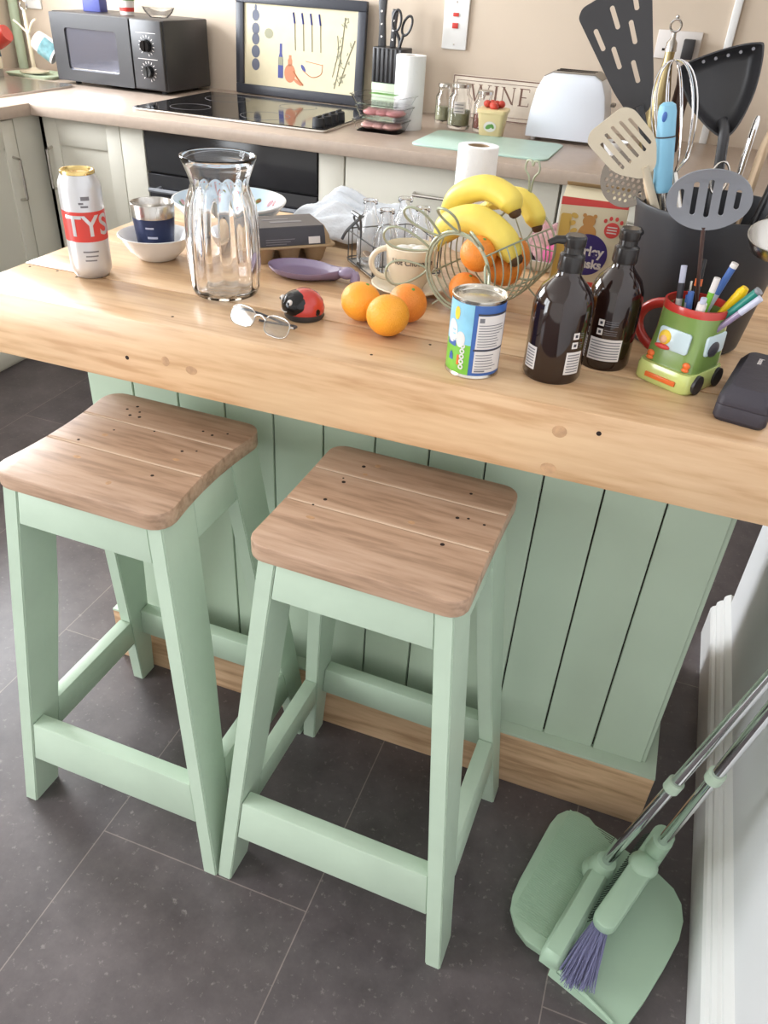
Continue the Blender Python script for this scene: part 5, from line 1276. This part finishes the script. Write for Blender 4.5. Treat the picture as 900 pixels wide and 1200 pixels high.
# small dark and pale pieces between
t = thing('potato_peeler', 'small steel peeler standing between the whisk and the black ladle', 'peeler', cb(.01, .0), 0, 'cooking utensils in the crock')
m = MB(); m.tube([(0, 0, 0), (-.016, .012, .20)], .005, 10); m.build('handle', 'black', t)
m = MB(); m.tube([Vector((-.016, .012, .20))+Vector((.012*math.sin(q), 0, .022-.022*math.cos(q))) for q in [2*PI*k/20 for k in range(20)]], .0018, 8, closed=True); m.build('loop', 'steel', t)
# grey slotted spoon, its handle standing in front of the crock in the van mug
B0 = W(.0, .022, .042); t = thing('slotted_spoon', 'grey oval slotted spoon standing in the van mug before the crock', 'slotted spoon', B0, 0)
O = Vector((.044, 1.118, 1.133)); P = basis(O-B0, (1, .02, .10), (.05, -.30, 1))
sp = [[(x, y) for x, y in rrect(.0065, h_, .0031, 4, cx_, .042)] for cx_, h_ in ((-.0335, .026), (-.017, .044), (0, .050), (.017, .044), (.0335, .026))]
def bow(x, y, z): return (x, y, z-.006*(1-(x/.05)**2)*(1-((y-.042)/.04)**2)+.003)
m = MB(); m.shape([ell(0, .042, .0505, .040, 48)]+sp, .0022, P, fn=bow, sub=.02); m.build('head', 'greynylon', t, sharp=50)
m = MB(); m.tube(smoothpath([Vector((0, 0, 0)), (O-B0)*.75, P @ Vector((0, .004, -.001))], 6), [.0045]*12+[.006], 10, flat=.6); m.build('handle', 'walnut', t)

# ================================================================== DUSTPAN AND BRUSH
dp = thing('dustpan', 'mint green long handled dustpan on the floor leaning to the right', 'dustpan', (.106, .728, 0), 0)
def Lc(x, y, z=0): return Vector((x-.106, y-.728, z))
spn = Vector((.062, .194, 0)).normalized(); sd = Vector((spn.y, -spn.x, 0))
Pd = basis((0, 0, 0), (sd.x, sd.y, 0), (spn.x, spn.y, 0))    # u to the right across, v along the spine away
# left ribbed wing
wing = [(-.006, .012), (-.050, .010), (-.078, .020), (-.098, .040), (-.108, .066), (-.113, .100), (-.124, .240), (-.122, .268), (-.112, .288), (-.095, .299), (-.070, .302), (-.004, .272)]
def domez(u, v, h): return h
m = MB(); m.prism(wing, .026, .034, Pd, bev=.003); m.prism([(u*.96, .01+v*.95) for u, v in wing], .001, .026, Pd)
m.mi = 0
for k in range(62):
    v = .034+k*.0042; m.box((-.094-.05*(v-.03)) if v > .05 else -.084, -.012, v, v+.0018, .0338, .0349, mx=Pd)
m.build('ribbed_wing', 'mintpan', dp, sharp=30)
# right smooth pan, sloping to a thin lip
pan = [(.004, .0), (.124, -.006), (.136, -.003), (.142, .006), (.150, .06), (.156, .130), (.158, .185), (.152, .222), (.138, .250), (.116, .268), (.080, .276), (.004, .270)]
o = bmesh.new()
topv = [o.verts.new(Pd @ Vector((u, v, .010+.030*min(1, max(0, (v+.045)/.20))*(1-.5*max(0, u-.02)/.15)+(.010 if u < .01 else 0)))) for u, v in pan]
botv = [o.verts.new(Pd @ Vector((u, v, .001 if v > -.03 else .0015))) for u, v in pan]
o.faces.new(topv); o.faces.new(botv[::-1])
for i in range(len(pan)): o.faces.new((botv[i], botv[(i+1) % len(pan)], topv[(i+1) % len(pan)], topv[i]))
bmesh.ops.triangulate(o, faces=[f for f in o.faces if len(f.verts) > 4]); bmesh.ops.recalc_face_normals(o, faces=o.faces)
m = MB(); m.merge(o); m.build('pan', 'mintpan', dp, sharp=50)
m = MB(); m.tube([Pd @ Vector((u, v, z)) for u, v, z in ((-.006, .004, .040), (.050, .0, .030), (.122, -.006, .016))], [.006, .005, .003], 8); m.build('lip', 'mintpan', dp)
m = MB(); m.loft([[Pd @ Vector((u*w_, v, z)) for u, z in ((-.019, .030), (-.019, .058+dz), (-.012, .068+dz), (.012, .068+dz), (.019, .058+dz), (.019, .030))] for v, w_, dz in ((-.004, .85, -.012), (.004, 1, 0), (.12, 1, .012), (.165, 1.0, .020), (.175, .9, .018))]); m.build('spine', 'mintpan', dp, sharp=50)
R0 = Pd @ Vector((.002, .190, .096)); R1 = Lc(.282, .921, .60); D = (R1-R0)
m = MB(); Dn = D.normalized(); m.tube([R0-Dn*.030, R0-Dn*.004, R0+Dn*.004], [.0235, .0225, .018], 28); m.ball(R0-Dn*.034, .029, .029, .020, 24); m.build('socket', 'mintpan', dp)
m = MB(); m.loft([[Pd @ Vector((u, v, z)) for u, v in ((-.012, .182), (.012, .182), (.012, .262), (-.008, .272))] for z in (.030, .062)]); m.build('clip_post', 'mintpan', dp)
m = MB(); m.tube([R0, R0+D*1.62], .0092, 20); rod = m.build('handle', 'chrome', dp)
for k in (.63,):
    m = MB(); c_ = R0+D*k*.76; m.tube([c_-Dn*.010, c_+Dn*.010], [.0135, .0135], 20); m.build('clip', 'mint', dp)

br = thing('floor_brush', 'mint green broom with purple bristles clipped onto the dustpan', 'broom', (.176, .778, 0), 0)
def Lb(x, y, z=0): return Vector((x-.176, y-.778, z))
b0 = Lb(.178, .800, .094); b1 = Lb(.252, .975, .115); bd = (b1-b0).normalized(); bs = Vector((bd.y, -bd.x, 0)).normalized(); bu = bs.cross(bd)
Pb = basis(b0, bs, bd)
m = MB(); m.prism(rrect(.040, .235, .018, cx=0, cy=.100), -.012, .014, Pb, bev=.005); m.build('head', 'mintpan', br, sharp=40)
q = Pb @ Vector((0, .120, .016)); E1 = Lb(.279, .854, .60); q2 = Pb @ Vector((.004, .158, .022)); D2 = E1-q2; Dn2 = D2.normalized()
m = MB(); m.ball(Pb @ Vector((0, .125, .008)), .026, .026, .016, 20); m.tube([q2-Dn2*.022, q2+Dn2*.038], [.017, .0165], 24); m.build('socket', 'mintpan', br)
m = MB(); m.tube([q2+Dn2*.0, q2+D2*1.55], .0092, 20); m.build('handle', 'chrome', br)
m = MB(); c_ = q2+D2*.60; m.tube([c_-Dn2*.010, c_+Dn2*.010], .0135, 20); m.build('clip', 'mint', br)
rn = random.Random(3); m = MB()
for k in range(260):
    u, v = rn.uniform(-.016, .006), rn.uniform(-.012, .012); a = Pb @ Vector((u, v, rn.uniform(-.018, -.006)))
    e = Lb(.160+u*1.9+rn.uniform(-.012, .010), .716+rn.uniform(-.020, .012), .050+rn.uniform(-.014, .012)); m.tube([a, a.lerp(e, .5)+Vector((0, 0, .006)), e], [.0013, .0012, .0006], 4, cap=False)
tf = m.build('end_bristles', 'bristle', br); tf['kind'] = 'stuff'
m = MB()
for k in range(34):
    v = .004+k*.0062
    for j in range(3):
        a = Pb @ Vector((-.017+j*.004, v, -.012)); e = Pb @ Vector((-.034+j*.007, v-.004, -.044)); m.tube([a, e], [.0014, .001], 4, cap=False)
tf = m.build('side_bristles', 'bristledark', br); tf['kind'] = 'stuff'
# ================================================================== LIGHT
def area(name, loc, rot, sx, sy, power, col):
    l = bpy.data.lights.new(name, 'AREA'); l.shape = 'RECTANGLE'; l.size = sx; l.size_y = sy; l.energy = power; l.color = col
    o = bpy.data.objects.new(name, l); COL.objects.link(o); o.location = loc; o.rotation_euler = rot; return o
area('daylight_window', (WX-.14, 2.2, 1.635), (0, -PI/2, 0), 1.03, 1.3, 120, (.90, .95, 1))
area('daylight_door', (WX-.14, -.7, 1.15), (0, -PI/2, 0), 2.0, 1.6, 95, (.92, .96, 1))
w = bpy.data.worlds.new('World'); bpy.context.scene.world = w; w.use_nodes = True
bg = w.node_tree.nodes['Background']; bg.inputs['Color'].default_value = (1, .97, .93, 1); bg.inputs['Strength'].default_value = 1.12

# ================================================================== CAMERA
f, p, r, y, H = 916.56, .6035, .0655, -.3131, 1.3842
F = Vector((math.cos(p)*math.sin(y), math.cos(p)*math.cos(y), -math.sin(p)))
X = Vector((math.cos(y), -math.sin(y), 0)); U = X.cross(F)
X, U = X*math.cos(r)+U*math.sin(r), -X*math.sin(r)+U*math.cos(r)
cam = bpy.data.cameras.new('camera'); co = bpy.data.objects.new('camera', cam); COL.objects.link(co)
mx = Matrix((X, U, -F)).transposed().to_4x4(); mx.translation = Vector((0, 0, H)); co.matrix_world = mx
cam.sensor_fit = 'VERTICAL'; cam.sensor_height = 24; cam.lens = f/1200*24; cam.clip_start = .02
sc = bpy.context.scene; sc.camera = co
sc.view_settings.view_transform = 'Standard'; sc.view_settings.look = 'None'; sc.view_settings.gamma = 1; sc.view_settings.exposure = 0.22
sc.view_settings.use_curve_mapping = False
